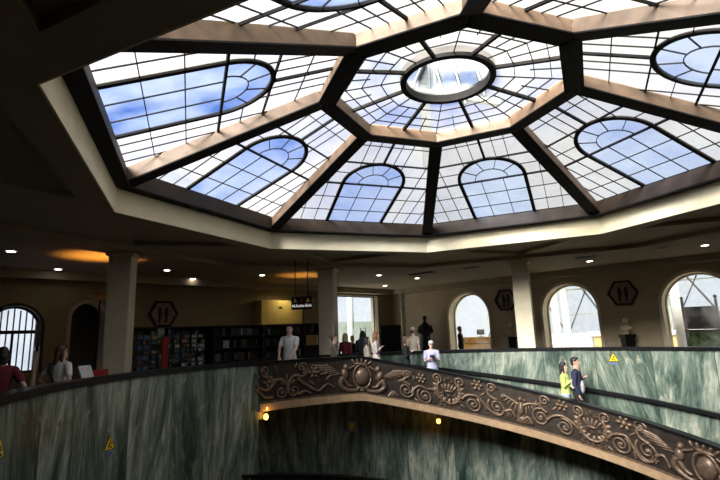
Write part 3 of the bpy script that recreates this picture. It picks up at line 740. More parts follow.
# ------------------------------------------------------------------ ceiling lights, vents
def downlight(px, py, i):
    p = atz(px, py, ZC)
    t = thing('downlight', DLAB[i], 'ceiling light', p, 0, 'recessed ceiling downlights')
    b = MB(); b.lathe((0, 0, -.012), [(.085, 0), (.13, .0), (.135, .012), (.085, .012)], 20); b.build('trim_ring', WHITE, t)
    b = MB(); b.lathe((0, 0, -.02), [(.002, 0), (.08, 0), (.088, .01), (.088, .019), (.002, .019)], 20); b.build('lens', LAMP, t)
DL = [(11, 251), (58, 269), (50, 283), (167, 270), (193, 278.5), (262, 275), (250, 285), (289, 288.5), (379, 275), (417, 278), (385, 285.5), (355, 291), (589.5, 261), (705, 245)]
DLAB = ['ceiling downlight at the far left edge of the photo', 'ceiling downlight left of the left column, right one of the pair there', 'ceiling downlight above the barred arched window, farther of the pair',
        'ceiling downlight above the left hexagonal plaque', 'ceiling downlight just right of the left hexagonal plaque', 'ceiling downlight above the dark shelves, nearer of two', 'ceiling downlight above the dark shelves, farther of two',
        'ceiling downlight just left of the hanging sign', 'ceiling downlight right of the centre column, nearest of four', 'ceiling downlight beside the long ceiling vent', 'ceiling downlight above the dark cabinet near the corner',
        'ceiling downlight just above the tall corner opening', 'ceiling downlight above the middle arched opening', 'ceiling downlight above the rightmost arched opening']
for i, (x, y) in enumerate(DL): downlight(x, y, i)
def vent(px, py, w, rz, lab):
    p = atz(px, py, ZC); t = thing('ceiling_vent', lab, 'vent', p, rz, 'slotted ceiling vents')
    b = MB(); b.box((0, .13, -.012), (w, .04, .024)); b.box((0, -.13, -.012), (w, .04, .024)); b.box((w / 2, 0, -.012), (.04, .3, .024)); b.box((-w / 2, 0, -.012), (.04, .3, .024)); b.build('frame', DARK, t)
    b = MB(); [b.box((0, y, -.010), (w, .025, .018)) for y in (-.08, -.03, .03, .08)]; b.build('slats', DARK, t)
vent(421, 273, 1.0, RD(-45), 'long dark ceiling vent near the corner'); vent(470.5, 267.5, .5, RD(-45), 'short ceiling vent left of the right column')
vent(585, 257, .55, RD(-45), 'short ceiling vent by the downlight above the middle arch'); vent(653, 248, .55, RD(-45), 'short ceiling vent left of the rightmost downlight')

def area(name, loc, energy, size, col, rot=(0, 0, 0)):
    l = bpy.data.lights.new(name, 'AREA'); l.energy = energy; l.size = size; l.color = col
    o = bpy.data.objects.new(name, l); COL.objects.link(o); o.location = loc; o.rotation_euler = rot; return o
# dish lamps with amber uplight
DISH = mat('dish_shade', (.85, .42, .14), .4)
def dish_lamp(p, lab, energy, col, h, tilt=0):
    t = thing('dish_lamp', lab, 'lamp', p)
    b = MB(); b.lathe((0, 0, 0), [(.02, -.06), (.16, -.03), (.27, .04), (.285, .06), (.26, .055), (.15, -.01), (.02, -.035)], 24); b.build('lamp_shade', DISH, t, smooth=True)
    b = MB(); b.tube([(0, 0, -.06), (0, 0, -h)], .02, 8); b.build('pole', DARK, t)
    b = MB(); b.lathe((0, 0, -h), [(.16, 0), (.16, .02), (.03, .05)], 20); b.build('base', DARK, t)
    b = MB(); b.ell((0, 0, .03), .05); b.build('bulb', AMBER, t)
    l = bpy.data.lights.new('dish_light', 'SPOT'); l.energy = energy; l.color = col; l.spot_size = RD(110); l.spot_blend = .6; l.shadow_soft_size = .06
    o = bpy.data.objects.new('dish_light', l); COL.objects.link(o); o.parent = t; o.location = (0, 0, .10); o.rotation_euler = (RD(180), tilt, 0)
q, _ = spot(97, 9.2); q.z = 2.72; dish_lamp(q, 'amber lit dish uplight beside the left column', 60, (1, .42, .07), 2.72)
q, _ = spot(304, 10.5); q.z = 2.75; dish_lamp(q, 'amber uplight behind the hanging sign', 26, (1, .46, .08), 2.75)

# ------------------------------------------------------------------ hanging sign
sp, _ = spot(302.5, 6.9); SZ = 2.52
sg = thing('hanging_sign', 'black hanging sign with white lettering and yellow triangles', 'sign', (sp.x, sp.y, SZ), RD(-14))
MB().box((0, 0, 0), (.62, .09, .36)).build('sign_board', BLACK, sg, bev=.008)
for x in (-.2, .17): MB().tube([(x, 0, .18), (x, 0, ZC - SZ)], .014, 8).build('rod', BLACK, sg)
for x in (-.19, .19):
    b = MB(); b.poly([[(x - .05, .02), (x + .05, .02), (x, .14)]], lambda u, v, w: V((u, -.047 - w, v)), .004); b.build('yellow_symbol', YEL, sg)
b = MB(); b.ell((0, -.048, .115), (.022, .005, .022)); b.box((0, -.048, .055), (.045, .006, .08)); b.build('red_symbol', RED, sg)
def text(body, size, loc, rot_, m, parent, name='lettering', ext=.002):
    c = bpy.data.curves.new(name, 'FONT'); c.body = body; c.size = size; c.align_x = 'CENTER'; c.align_y = 'CENTER'; c.extrude = ext
    tmp = bpy.data.objects.new('text', c); COL.objects.link(tmp); dg = bpy.context.evaluated_depsgraph_get()
    me = bpy.data.meshes.new_from_object(tmp.evaluated_get(dg)); bpy.data.objects.remove(tmp); me.materials.clear(); me.materials.append(m)
    o = bpy.data.objects.new(name, me); COL.objects.link(o); o.parent = parent; o.location = loc; o.rotation_euler = rot_; return o
LET = mat('white_lettering', (.85, .85, .82), .5, emit=((1, 1, .95), .35))
text('Uscita-Exit', .118, (.04, -.049, -.08), (RD(90), 0, 0), LET, sg)
b = MB(); b.poly([[(-.29, -.08), (-.25, -.045), (-.25, -.07), (-.22, -.07), (-.22, -.09), (-.25, -.09), (-.25, -.115)]], lambda u, v, w: V((u, -.047 - w, v)), .004); b.build('arrow', LET, sg)

# ------------------------------------------------------------------ plaques, busts, statue
def plaque(sd, px, py, lab):
    P = plane(px, py, sd.n, HALL); t = thing('hexagonal_plaque', lab, 'plaque', P - sd.n * .0, atan2(sd.t.y, sd.t.x), 'hexagonal wall plaques')
    hx = lambda r: [(.9 * r * cos(RD(60 * i)), r * .9 * .97 * sin(RD(60 * i))) for i in range(6)]
    s = -1 if True else 1
    F = lambda u, v, w: V((u, w + .0, v))
    b = MB(); b.poly([hx(.58), hx(.49)], lambda u, v, w: V((u, w, v)), .07); b.build('frame', BLACK, t)
    b = MB(); b.poly([hx(.49)], lambda u, v, w: V((u, w, v)), .03); b.build('backing', mat('plaque_ground', (.30, .23, .15), .6, noise=(6, .2)), t)
    b = MB()
    for x in (-.11, .11): b.ell((x, .04, .17), (.05, .03, .06)); b.ell((x, .04, -.0), (.075, .03, .17)); b.ell((x + .01, .04, -.2), (.05, .03, .12))
    b.build('relief_figures', DARK, t, smooth=True)
    return t
plaque(RIGHT, 623, 293, 'hexagonal plaque between the middle and rightmost arched openings')
plaque(RIGHT, 506, 300, 'hexagonal plaque half hidden behind the right column')
plaque(LEFT, 163, 314, 'hexagonal plaque in the shade above the book racks')
def pedestal(p, h, lab):
    b = MB()
    for z0, z1, w0, w1 in ((0, .12, .36, .36), (.12, h - .1, .25, .33), (h - .1, h, .40, .40)):
        b.loft([[p + V((sx * w / 2, sy * w / 2, z)) for sx, sy in ((-1, -1), (1, -1), (1, 1), (-1, 1))] for z, w in ((z0, w0), (z1, w1))])
    tag(b.build('pedestal', STATUE), lab, 'pedestal', 'dark tapered pedestals')
def remesh(o, v=.01):
    r = o.modifiers.new('remesh', 'REMESH'); r.mode = 'VOXEL'; r.voxel_size = v; r.use_smooth_shade = True
    sm = o.modifiers.new('smooth', 'SMOOTH'); sm.iterations = 2; sm.factor = .5; return o
def bust(p, rz, lab):
    R = Matrix.Rotation(rz, 3, 'Z'); b = MB(); E = lambda c, r: b.ell(p + R @ V(c), r, R)
    E((0, 0, .04), (.09, .09, .04)); E((0, 0, .12), (.08, .07, .08)); E((0, 0, .22), (.19, .10, .10)); E((0, .01, .20), (.14, .10, .10)); E((0, 0, .33), (.05, .05, .09))
    E((0, .01, .45), (.078, .095, .11)); E((0, .05, .40), (.05, .05, .06)); E((0, .11, .44), (.015, .025, .03)); E((0, -.02, .49), (.085, .10, .085)); E((.08, .0, .44), (.012, .02, .03)); E((-.08, 0, .44), (.012, .02, .03))
    o = remesh(b.build('bust', STONE), .012); tag(o, lab, 'bust', 'stone portrait busts')
inw = atan2(-RIGHT.n.y, -RIGHT.n.x) - pi / 2
for (px, lab1, lab2) in ((627.5, 'stone portrait bust right of the middle arched opening', 'dark tapered pedestal under the bust by the rightmost arch'), (511, 'stone portrait bust just left of the right column', 'dark tapered pedestal partly behind the right column')):
    P = plane(px, 338, RIGHT.n, HALL - .45); P.z = 0; pedestal(P, 1.26, lab2); P.z = 1.26; bust(P, inw, lab1)
P = plane(425.5, 335, RIGHT.n, HALL - .6); P.z = 0
b = MB(); b.box(P + V((0, 0, .28)), (.7, .7, .56)); tag(b.build('plinth', STATUE), 'dark plinth under the robed statue', 'plinth')
b = MB(); z = P + V((0, 0, .56))
b.lathe(z, [(.24, 0), (.27, .1), (.25, .5), (.22, .9), (.26, 1.15), (.25, 1.3), (.12, 1.42), (.06, 1.48)], 16); b.ell(z + V((0, 0, 1.60)), (.10, .12, .14)); b.ell(z + V((0, 0, 1.68)), (.11, .12, .08))
for s_ in (-1, 1): b.tube([z + V((s_ * .24, 0, 1.28)), z + V((s_ * .31, -.08, 1.0)), z + V((s_ * .12, -.26, .92))], [.085, .075, .05], 8); b.ell(z + V((s_ * .09, -.27, .93)), .055)
tag(remesh(b.build('robed_statue', STATUE), .02), 'dark robed bronze statue standing against the far wall', 'statue')
# dark loudspeaker-like cabinet by the corner
c = thing('cabinet', 'tall black cabinet beside the corner opening', 'cabinet', spot(391, 12.6)[0], RD(-8))
MB().box((0, 0, .95), (.80, .5, 1.9)).build('cabinet_body', DARK, c, bev=.01); MB().box((0, -.26, .95), (.74, .02, 1.8)).build('door', BLACK, c); MB().box((.3, -.28, .95), (.02, .02, .15)).build('handle', STEEL, c)

# ------------------------------------------------------------------ signs on the marble, lamps under the ramp
def tri_sign(px, py, R, lab, sz=.27):
    P, a = cyl(px, py, R - .012); t = thing('warning_sign', lab, 'warning sign', P, RD(a + 90 + 180), 'yellow triangular warning signs on the marble')
    h = sz * .87
    T = lambda k: [(-sz / 2 * k, -h / 3 * k - 0), (sz / 2 * k, -h / 3 * k), (0, h * 2 / 3 * k)]
    b = MB(); b.poly([T(1)], lambda u, v, w: V((u, w, v)), .006); b.build('border', BLACK, t)
    b = MB(); b.poly([T(.86)], lambda u, v, w: V((u, -.005 + w, v)), .006); b.build('sign_face', YEL, t)
    b = MB(); b.ell((.012, -.008, .05), (.017, .004, .017)); b.tube([(.0, -.007, .03), (-.022, -.007, -.01), (.02, -.007, -.03), (.05, -.007, -.05)], .009, 6); b.tube([(-.02, -.007, -.01), (-.05, -.007, -.045)], .009, 6); b.tube([(-.005, -.007, .025), (.035, -.007, .01)], .007, 6); b.build('symbol', BLACK, t)
    b = MB(); b.box((0, .0, -h / 3 - .055), (sz * .5, .006, .05)); b.build('caption_plate', BLUE, t)
tri_sign(613.5, 358.5, RO, 'yellow triangular warning sign on the far marble wall below the arches')
tri_sign(109.5, 445, RI, 'yellow triangular warning sign on the left curved marble wall')
tri_sign(-1, 452, RI, 'yellow triangular warning sign cut by the left edge of the photo')
P, a = cyl(60, 423, RI - .004); b = MB(); X_ = polar(RI - .004, a)
tq = V((-sin(RD(a)), cos(RD(a)), 0)); 
for i in range(3): b.bar(P + tq * (.03 * i - .03) + V((0, 0, -.05)), P + tq * (.03 * i - .02) + V((0, 0, .06 - .02 * i)), .012, .004, V((cos(RD(a)), sin(RD(a)), 0)))
tag(b.build('scratched_mark', mat('ochre_mark', (.35, .22, .05), .7)), 'small ochre mark on the shaded left marble wall', 'mark')
def ramp_lamp(px, py, R, n, lab):
    P, a = cyl(px, py, R); t = thing('ramp_lamp', lab, 'lamp', P, RD(a))
    top = (ztop(a) - 1.14) - P.z
    b = MB(); b.tube([(0, 0, .05), (0, 0, max(top, .1))], .015, 8); b.build('stem', DARK, t)
    for i in range(n):
        b = MB(); b.ell((0, 0, -.2 * i), (.055, .055, .07)); b.build('bulb', AMBER, t, smooth=True)
    b = MB(); b.lathe((0, 0, .06), [(.02, .03), (.035, .01), (.035, -.005), (.02, -.01)], 12); b.build('lamp_holder', DISH, t)
    if n == 2: MB().tube([(0, 0, .1), (.04, -.06, .08), (.05, -.08, -.12), (0, -.02, -.15)], .014, 8).build('bracket', DARK, t)
    l = bpy.data.lights.new('ramp_light', 'POINT'); l.energy = .5 * n; l.color = (1, .5, .12); l.shadow_soft_size = .06
    o = bpy.data.objects.new('ramp_light', l); COL.objects.link(o); o.parent = t; o.location = (-.12, 0, -.1)
ramp_lamp(266, 408, RI - .02, 2, 'double amber lamp at the left end under the ramp')
ramp_lamp(438.5, 421, RI + .5, 1, 'single amber lamp under the middle of the ramp')
P, a = cyl(352, 424, RO - .06); t = thing('wall_box', 'small coloured box on the dark wall under the ramp', 'box', P, RD(a))
MB().box((0, 0, 0), (.12, .34, .42)).build('box_body', mat('grey_box', (.25, .25, .24), .5), t, bev=.01); MB().box((-.065, .02, -.03), (.01, .12, .16)).build('yellow_label', YEL, t); MB().box((-.065, .02, .14), (.01, .2, .08)).build('blue_label', BLUE, t)

# ------------------------------------------------------------------ bookshop along the left
def rack(px, R, lab, cols, w=.5, h=1.85):
    p, a = spot(px, R); t = thing('postcard_rack', lab, 'rack', p, RD(-90 + a), 'postcard racks of the shop')
    MB().tube([(0, 0, 0), (0, 0, h)], .025, 8).build('pole', STEEL, t)
    b = MB(); b.lathe((0, 0, 0), [(.22, 0), (.22, .03), (.05, .07)], 16); b.build('base', STEEL, t)
    k = 0
    for fx in range(4):
        an = fx * pi / 2; R3 = Matrix.Rotation(an, 3, 'Z')
        for r_ in range(12):
            z = .28 + r_ * (h - .35) / 12
            for c_ in range(2):
                if random.random() < .2: continue
                b = MB(); b.box(R3 @ V(((c_ - .5) * w * .46, -w / 2, z + .055)), (w * random.uniform(.2, .34), .015, random.uniform(.06, .10)), R3)
                b.build('postcard', random.choice(cols), t)
    b = MB()
    for r_ in range(13):
        z = .27 + r_ * (h - .35) / 12
        for s_ in (-1, 1): b.box((0, s_ * w / 2, z), (w, .02, .012)); b.box((s_ * w / 2, 0, z), (.02, w, .012))
    b.build('wire_frame', STEEL, t)
CARDS = [mat('card_%s' % n, c, .5, noise=(20, .5)) for n, c in (('teal', (.07, .20, .20)), ('cream', (.42, .35, .25)), ('brown', (.14, .07, .035)), ('white', (.5, .5, .48)), ('blue', (.06, .12, .25)), ('rose', (.26, .13, .11)))]
rack(139, 8.6, 'dark postcard rack beside the left column', [CARDS[2], CARDS[4]], .36); rack(154, 9.0, 'teal and brown postcard rack left of the red panel', [CARDS[0], CARDS[2], CARDS[1]], .42)
rack(177, 9.0, 'mixed postcard rack right of the red panel', CARDS, .42); rack(194, 9.0, 'white postcard rack rightmost of the shop racks', [CARDS[3], CARDS[3], CARDS[1]], .42)
p, a = spot(165.5, 8.55); t = thing('display_board', 'bright red display board between postcard racks', 'display board', p, RD(a - 90))
MB().box((0, 0, .86), (.15, .05, 1.7)).build('red_board', RED, t); MB().box((0, 0, .03), (.4, .4, .06)).build('base', DARK, t)
# long dark bookcases with their books
BK = [mat('book_%s' % n, c, .5, noise=(15, .3)) for n, c in (('black', (.02, .02, .025)), ('navy', (.03, .04, .09)), ('wine', (.09, .02, .03)), ('grey', (.16, .16, .16)), ('white', (.55, .54, .5)), ('olive', (.08, .08, .04)))]
cases = [(122, 210, 10.4, 'on the left behind the postcard racks'), (212, 262, 10.0, 'in the middle, left of the yellow lit wall'), (264, 318, 10.0, 'on the right behind the man in the white shirt')]
for ci, (x0, x1, R, lab) in enumerate(cases):
    p, a = spot(x0, R); q, _ = spot(x1, R); d = q - p; w = d.length
    t = thing('bookcase', 'long dark bookcase ' + lab, 'bookcase', (p + q) / 2, atan2(d.y, d.x), 'dark bookcases of the shop')
    MB().box((0, .2, 1.0), (w, .03, 2.0)).build('back_panel', DARK, t)
    for s_ in (-1, 1): MB().box((s_ * (w / 2 - .02), 0, 1.0), (.04, .4, 2.0)).build('side_panel', DARK, t)
    for z in (.1, .5, .9, 1.3, 1.68, 2.0): MB().box((0, 0, z), (w - .09, .4, .03)).build('shelf', DARK, t)
    e = d.normalized(); nb = 0
    places = ['top', 'upper', 'middle']; shortl = ['left, behind the racks', 'middle, left of the yellow wall', 'right, behind the man in white'][ci]
    for si, z in enumerate((1.695, 1.315, .915)):
        x = -w / 2 + .1
        while x < w / 2 - .2:
            g = random.random()
            if g < .35: x += random.uniform(.1, .4); continue
            th = random.uniform(.03, .07) if g < .85 else .2; hh = random.uniform(.18, .28)
            m_ = random.choice(BK if random.random() < .9 else [BK[4]])
            o = MB().box((0, 0, hh / 2), (th, .18 if th < .1 else .03, hh)).build('book', m_)
            o.location = (p + q) / 2 + e * x + V((-e.y, e.x, 0)) * -.04 + V((0, 0, z)); o.rotation_euler = (0, 0, atan2(d.y, d.x))
            tag(o, 'book on the %s shelf of the bookcase %s' % (places[si], shortl), 'book', 'books on the %s shelf, bookcase %s' % (places[si], shortl)); x += th + .015
# shop counter, yellow lit wall, boxes
p, a = spot(247, 7.05); t = thing('display_table', 'low table with a purple cloth behind the parapet', 'table', p, RD(a - 90))
MB().box((0, 0, .86), (1.0, .6, .06)).build('tabletop', mat('purple_cloth', (.10, .05, .12), .8), t)
for sx_ in (-.45, .45):
    for sy_ in (-.25, .25): MB().box((sx_, sy_, .415), (.06, .06, .83)).build('leg', DARK, t)
YW = mat('yellow_wall_panel', (.60, .47, .16), .7, noise=(3, .08))
P = plane(279, 312, LEFT.n, HALL - .25)
o = MB().box(LEFT.P((P - V((CEN.x, CEN.y, 0))).dot(LEFT.t), 1.55, -.25), (2.0, .5, 3.0), RL).build('wall_pier', YW); struct(o)
pl = LEFT.P((P - V((CEN.x, CEN.y, 0))).dot(LEFT.t), 0, -.9); area('pier_light', pl + V((0, 0, 3.3)), 5, .4, (1, .8, .4), (0, 0, 0))
P = plane(281, 308, LEFT.n, HALL - .52); t = thing('security_camera', 'small dark security camera on the yellow lit wall', 'camera', P, atan2(LEFT.t.y, LEFT.t.x))
MB().box((0, -.12, 0), (.24, .2, .11)).build('housing', DARK, t, bev=.02); MB().tube([(0, 0, .06), (0, -.1, .03)], .02, 8).build('bracket', DARK, t)
p, a = spot(312, 9.4); p.z = 1.30; o = MB().box((0, 0, .16), (.36, .3, .32)).build('carton', mat('yellow_carton', (.70, .52, .20), .6), bev=.01); o.location = p; tag(o, 'pale yellow carton on the stand left of the centre column', 'carton')
p.z = 0; o = MB().box((0, 0, .65), (.5, .4, 1.3)).build('stand', DARK, bev=.01); o.location = p; tag(o, 'dark stand carrying the pale yellow carton', 'stand')

# left corner: notice board, white strip, bag
P = plane(45, 333, LEFT.n, HALL - .0)
t = thing('notice_board', 'dim notice board with blue and red discs right of the barred window', 'notice board', P, atan2(LEFT.t.y, LEFT.t.x))
MB().box((0, .03, 0), (.46, .03, .72)).build('board', mat('grey_board', (.22, .21, .18), .7), t)
for z_, m_, nm in ((.18, BLUE, 'blue_disc'), (-.17, RED, 'red_disc')): 
    b = MB(); b.ell((.0, .01, z_), (.11, .015, .11)); b.build(nm, m_, t)
for o in t.children: o.location.y -= .05
p, a = spot(36.5, 11); t = thing('banner_stand', 'narrow white banner stand beside the barred window', 'banner', p, RD(a - 90)); MB().box((0, 0, .75), (.09, .04, 1.44)).build('banner', WHITE, t); MB().box((0, 0, .02), (.3, .25, .04)).build('base', DARK, t)
p, a = spot(94, 7.35); t = thing('chair', 'red chair behind the parapet left of the column', 'chair', p, RD(a - 90 + 160))
MB().box((0, 0, .45), (.44, .44, .06)).build('seat', RED, t); MB().box((0, .2, .80), (.44, .05, .62)).build('backrest', RED, t)
for sx_ in (-.18, .18):
    for sy_ in (-.18, .18): MB().box((sx_, sy_, .21), (.04, .04, .42)).build('leg', DARK, t)
p, a = spot(88, 7.0); t = thing('leaflet_stand', 'white leaflet stand behind the left parapet', 'leaflet stand', p, RD(a - 90))
MB().tube([(0, 0, .03), (0, 0, 1.0)], .02, 8).build('pole', STEEL, t); MB().box((0, -.02, 1.06), (.28, .03, .34), Matrix.Rotation(RD(-25), 3, 'X')).build('leaflet_panel', WHITE, t); MB().box((0, 0, .015), (.32, .32, .03)).build('base', DARK, t)

# ------------------------------------------------------------------ people
def clothmat(n, c): return mat(n, c, .85, noise=(18, .1))
SKIN = mat('skin', (.62, .38, .27), .55, noise=(8, .06)); SKIN2 = mat('skin_light', (.74, .50, .39), .55, noise=(8, .06))
HAIR = {'dark': mat('dark_hair', (.02, .014, .011), .5), 'brown': mat('brown_hair', (.09, .045, .025), .5), 'auburn': mat('auburn_hair', (.30, .12, .045), .5), 'fair': mat('fair_hair', (.55, .42, .22), .5)}
EYEM = mat('eye_dark', (.02, .015, .012), .3); LIP = mat('lips', (.45, .16, .14), .5); SHOE = mat('shoe_dark', (.03, .028, .026), .6)
def chain(b, pts, rad, n=10):
    b.tube(pts, rad, n)
    for p, r in zip(pts, rad): b.ell(p, r, None, 10, 6)
TOR = [(.455, .050, .045), (.475, .080, .058), (.52, .091, .066), (.57, .084, .060), (.62, .074, .053), (.68, .080, .057), (.74, .090, .063), (.785, .094, .058), (.815, .080, .046), (.838, .044, .037), (.86, .031, .032), (.89, .029, .031)]
def person(label, xy, face, H, floor, top, bot, hair, skin=SKIN, arms=('down', 'down'), sleeve='short', style='short', lean=0, coat=0, fem=False, turn=0, legs=0, extra=None, group=None):
    root = thing('person', label, 'person', (xy.x, xy.y, floor), RD(face - 90), group)
    sw = .92 if fem else 1.0
    def up_(p):
        p = V(p)
        if lean and p.z > .5:
            q = p - V((0, 0, .5)); q = Matrix.Rotation(-RD(lean), 3, 'X') @ q; p = q + V((0, 0, .5))
        return p
    K = lambda p: up_(p) * H
    HB = Matrix.Rotation(RD(turn), 3, 'Z')
    hd = lambda p: K(tuple((HB @ V((p[0], p[1], 0))).xy) + (p[2],))
    AR = {'down': ((.135, -.01, .645), (.135, .035, .50)), 'rail': ((.122, .07, .675), (.085, .16, .58)), 'hips': ((.20, -.05, .655), (.105, -.01, .56)), 'camera': ((.125, .03, .65), (.035, .135, .70)),
          'chin': ((.115, .05, .665), (.02, .075, .80)), 'across': ((.125, .03, .655), (-.03, .10, .645)), 'bent': ((.122, .01, .65), (.03, .085, .715))}
    def torso(b, g, z0, z1, k=1):
        rg = []
        for z, rx, ry in TOR:
            if z < z0 or z > z1: continue
            rg.append([K(((rx * sw + g) * cos(2 * pi * i / 20), (ry + g) * sin(2 * pi * i / 20) * (1.0), z)) for i in range(20)])
        b.loft(rg)
    J = []
    for s_, st in ((-1, arms[0]), (1, arms[1])):
        e, w = AR[st]; J.append((K((s_ * .103 * sw, 0, .795)), K((s_ * e[0] * sw, e[1], e[2])), K((s_ * w[0] * sw, w[1], w[2]))))
    LG = []
    for s_ in (-1, 1):
        f = legs * s_
        LG.append((V((s_ * .048, 0, .50)) * H, V((s_ * .052, f * .5 + .01, .275)) * H, V((s_ * .052, f - (.02 if f < 0 else 0), .045)) * H))
    b = MB(); torso(b, 0, 0, 1)
    b.ell(hd((0, -.004, .938)), (.041 * H, .050 * H, .060 * H)); b.ell(hd((0, .012, .905)), (.031 * H, .036 * H, .036 * H))
    b.tube([hd((0, .048, .940)), hd((0, .060, .922))], [.006 * H, .0095 * H], 8); b.ell(hd((0, .046, .897)), (.014 * H, .008 * H, .007 * H)); b.ell(hd((0, .040, .872)), .012 * H)
    for s_ in (-1, 1): b.ell(hd((s_ * .042, -.004, .93)), (.006 * H, .012 * H, .018 * H))
    for i, (sh, el, wr) in enumerate(J):
        chain(b, [sh, el, wr], [.029 * H, .021 * H, .0145 * H])
        d = (wr - el).normalized(); s_ = -1 if i == 0 else 1
        side = V((-s_, 0, 0)); side = (side - d * side.dot(d)).normalized(); nrm = d.cross(side)
        nrm = nrm if nrm.z < 0 or abs(nrm.z) < .3 else -nrm
        pc = wr + d * .028 * H; b.ell(pc, (.021 * H, .03 * H, .011 * H), Matrix((side, d, nrm)).transposed(), 10, 6)
        for k_, (off, ln_) in enumerate(((-.0155, .034), (-.005, .042), (.0055, .045), (.016, .040))):
            q0 = wr + d * .045 * H + side * off * H; q1 = q0 + d * ln_ * .5 * H + nrm * .006 * H; q2 = q1 + d * ln_ * .42 * H + nrm * .014 * H
            b.tube([q0, q1, q2], [.0056 * H, .0052 * H, .0046 * H], 6)
        q0 = wr + d * .02 * H + side * .017 * H; b.tube([q0, q0 + side * .014 * H + d * .018 * H, q0 + side * .016 * H + d * .036 * H + nrm * .006 * H], [.0066 * H, .006 * H, .005 * H], 6)
    for hp, kn, an in LG:
        chain(b, [hp, kn, an], [.052 * H, .034 * H, .023 * H])
    body = remesh(b.build('body', skin, root), .0085)
    # clothing
    b = MB(); z1 = .80 if sleeve == 'tank' else .832; torso(b, .008, .50 if not coat else .45, z1)
    if coat:
        b.loft([[V(((rx) * cos(2 * pi * i / 20), ry * sin(2 * pi * i / 20), z)) * H for i in range(20)] for z, rx, ry in ((coat, .105, .085), (.40, .104, .082), (.48, .102, .078), (.53, .10, .075))])
    if sleeve != 'tank': chain(b, [J[0][0], K((0, -.002, .812)), J[1][0]], [.038 * H, .044 * H, .038 * H])
    for sh, el, wr in J:
        if sleeve == 'short': chain(b, [sh, sh.lerp(el, .62)], [.038 * H, .034 * H])
        elif sleeve == 'long': chain(b, [sh, el, el.lerp(wr, .92)], [.037 * H, .029 * H, .022 * H])
        else: b.tube([sh + V((0, 0, .0)), sh.lerp(K((0, 0, .79)), .5)], .022 * H, 8)
    remesh(b.build('jacket' if coat or sleeve == 'long' else 'shirt', top, root), .011)
    b = MB(); b.loft([[V(((rx + .010) * cos(2 * pi * i / 20), (ry + .010) * sin(2 * pi * i / 20), z)) * H for i in range(20)] for z, rx, ry in TOR if z < .56])
    for hp, kn, an in LG: chain(b, [hp, kn, an.lerp(kn, .06)], [.060 * H, .043 * H, .034 * H])
    remesh(b.build('trousers', bot, root), .011)
    for hp, kn, an in LG:
        b = MB(); z0 = V((an.x, an.y, 0)); b.loft([[z0 + V((rx * cos(2 * pi * i / 14), ry * sin(2 * pi * i / 14) + oy, zz)) * H for i in range(14)] for zz, rx, ry, oy in ((0, .026, .074, .035), (.012, .027, .075, .035), (.03, .026, .06, .022), (.05, .025, .034, .0), (.06, .023, .028, -.002))])
        b.build('shoe', SHOE, root, smooth=True)
    # hair
    hm = HAIR.get(hair, None); b = MB()
    if style in ('short', 'long', 'bun', 'bob'):
        b.ell(hd((0, -.012, .952)), (.047 * H, .052 * H, .056 * H)); b.ell(hd((0, .022, .985)), (.036 * H, .026 * H, .018 * H)); b.ell(hd((0, -.03, .93)), (.043 * H, .032 * H, .05 * H))
        if style in ('long', 'bob'):
            L_ = .14 if style == 'long' else .07
            b.loft([[hd((rx * cos(2 * pi * i / 12), ry * sin(2 * pi * i / 12) - .036 - (.01 if z < .86 else 0), z)) for i in range(12)] for z, rx, ry in ((.92 - L_, .034, .012), (.90 - L_ * .6, .05, .02), (.89, .05, .028), (.93, .046, .034))])
            for s_ in (-1, 1): chain(b, [hd((s_ * .042, .006, .95)), hd((s_ * .046, .004, .90)), hd((s_ * .05, .008, .90 - L_ * .7))], [.014 * H, .015 * H, .012 * H])
        if style == 'bun': b.ell(hd((0, -.07, .955)), .024 * H)
        remesh(b.build('hair', hm, root), .010)
    elif style == 'cap':
        b.ell(hd((0, -.03, .925)), (.043 * H, .03 * H, .035 * H)); b.build('hair', hm, root, smooth=True)
        b = MB(); b.loft([[hd((rx * cos(2 * pi * i / 18), rx * 1.15 * sin(2 * pi * i / 18) - .004, z)) for i in range(18)] for z, rx in ((.955, .047), (.975, .045), (.99, .036), (1.0, .018))])
        b.loft([[hd((x * .042, .03 + y, z)) for x, y in ((-1, .0), (-.8, .045), (0, .065), (.8, .045), (1, .0))] for z in (.956, .962)])
        b.build('cap', extra or WHITE, root, smooth=True)
    for s_ in (-1, 1):
        b = MB(); b.ell(hd((s_ * .017, .043, .938)), (.007 * H, .005 * H, .005 * H), None, 8, 6); b.build('eye', EYEM, body)
    b = MB(); b.ell(hd((0, .050, .897)), (.012 * H, .005 * H, .004 * H), None, 8, 6); b.build('mouth', LIP, body)
    return root
rf = lambda a: ztop(a) - .84
CM = {n: clothmat(n + '_cloth', c) for n, c in dict(white=(.78, .77, .72), black=(.015, .015, .017), navy=(.018, .025, .06), lime=(.62, .74, .20), lavender=(.55, .52, .68), beige=(.55, .47, .36), jeans=(.35, .42, .50), darkjeans=(.05, .06, .10), olive=(.16, .15, .10), maroon=(.16, .015, .025), grey=(.42, .42, .42), cream=(.72, .62, .52)).items()}
A_ = lambda px, R: spot(px, R)
p, a = A_(4, 6.75); person('person in dark red top cut by the left edge of the photo', p, 120, 1.62, 0, CM['maroon'], CM['black'], 'dark', arms=('hips', 'hips'), style='bob', fem=True)
p, a = A_(61, 6.62); w1 = person('person in white top with dark shoulder strap, hands on hips, back turned', p, 75, 1.62, 0, CM['white'], CM['darkjeans'], 'brown', arms=('hips', 'hips'), sleeve='short', style='long', fem=True, turn=-40, lean=3)
b = MB(); b.tube([V((-.085, -.085, 1.33)), V((-.04, -.125, 1.2)), V((.03, -.13, 1.05)), V((.10, -.12, .92))], .022, 8); b.build('shoulder_strap', CM['black'], w1)
b = MB(); b.ell((.15, -.12, .86), (.13, .06, .11)); b.build('shoulder_bag', CM['black'], w1, smooth=True)
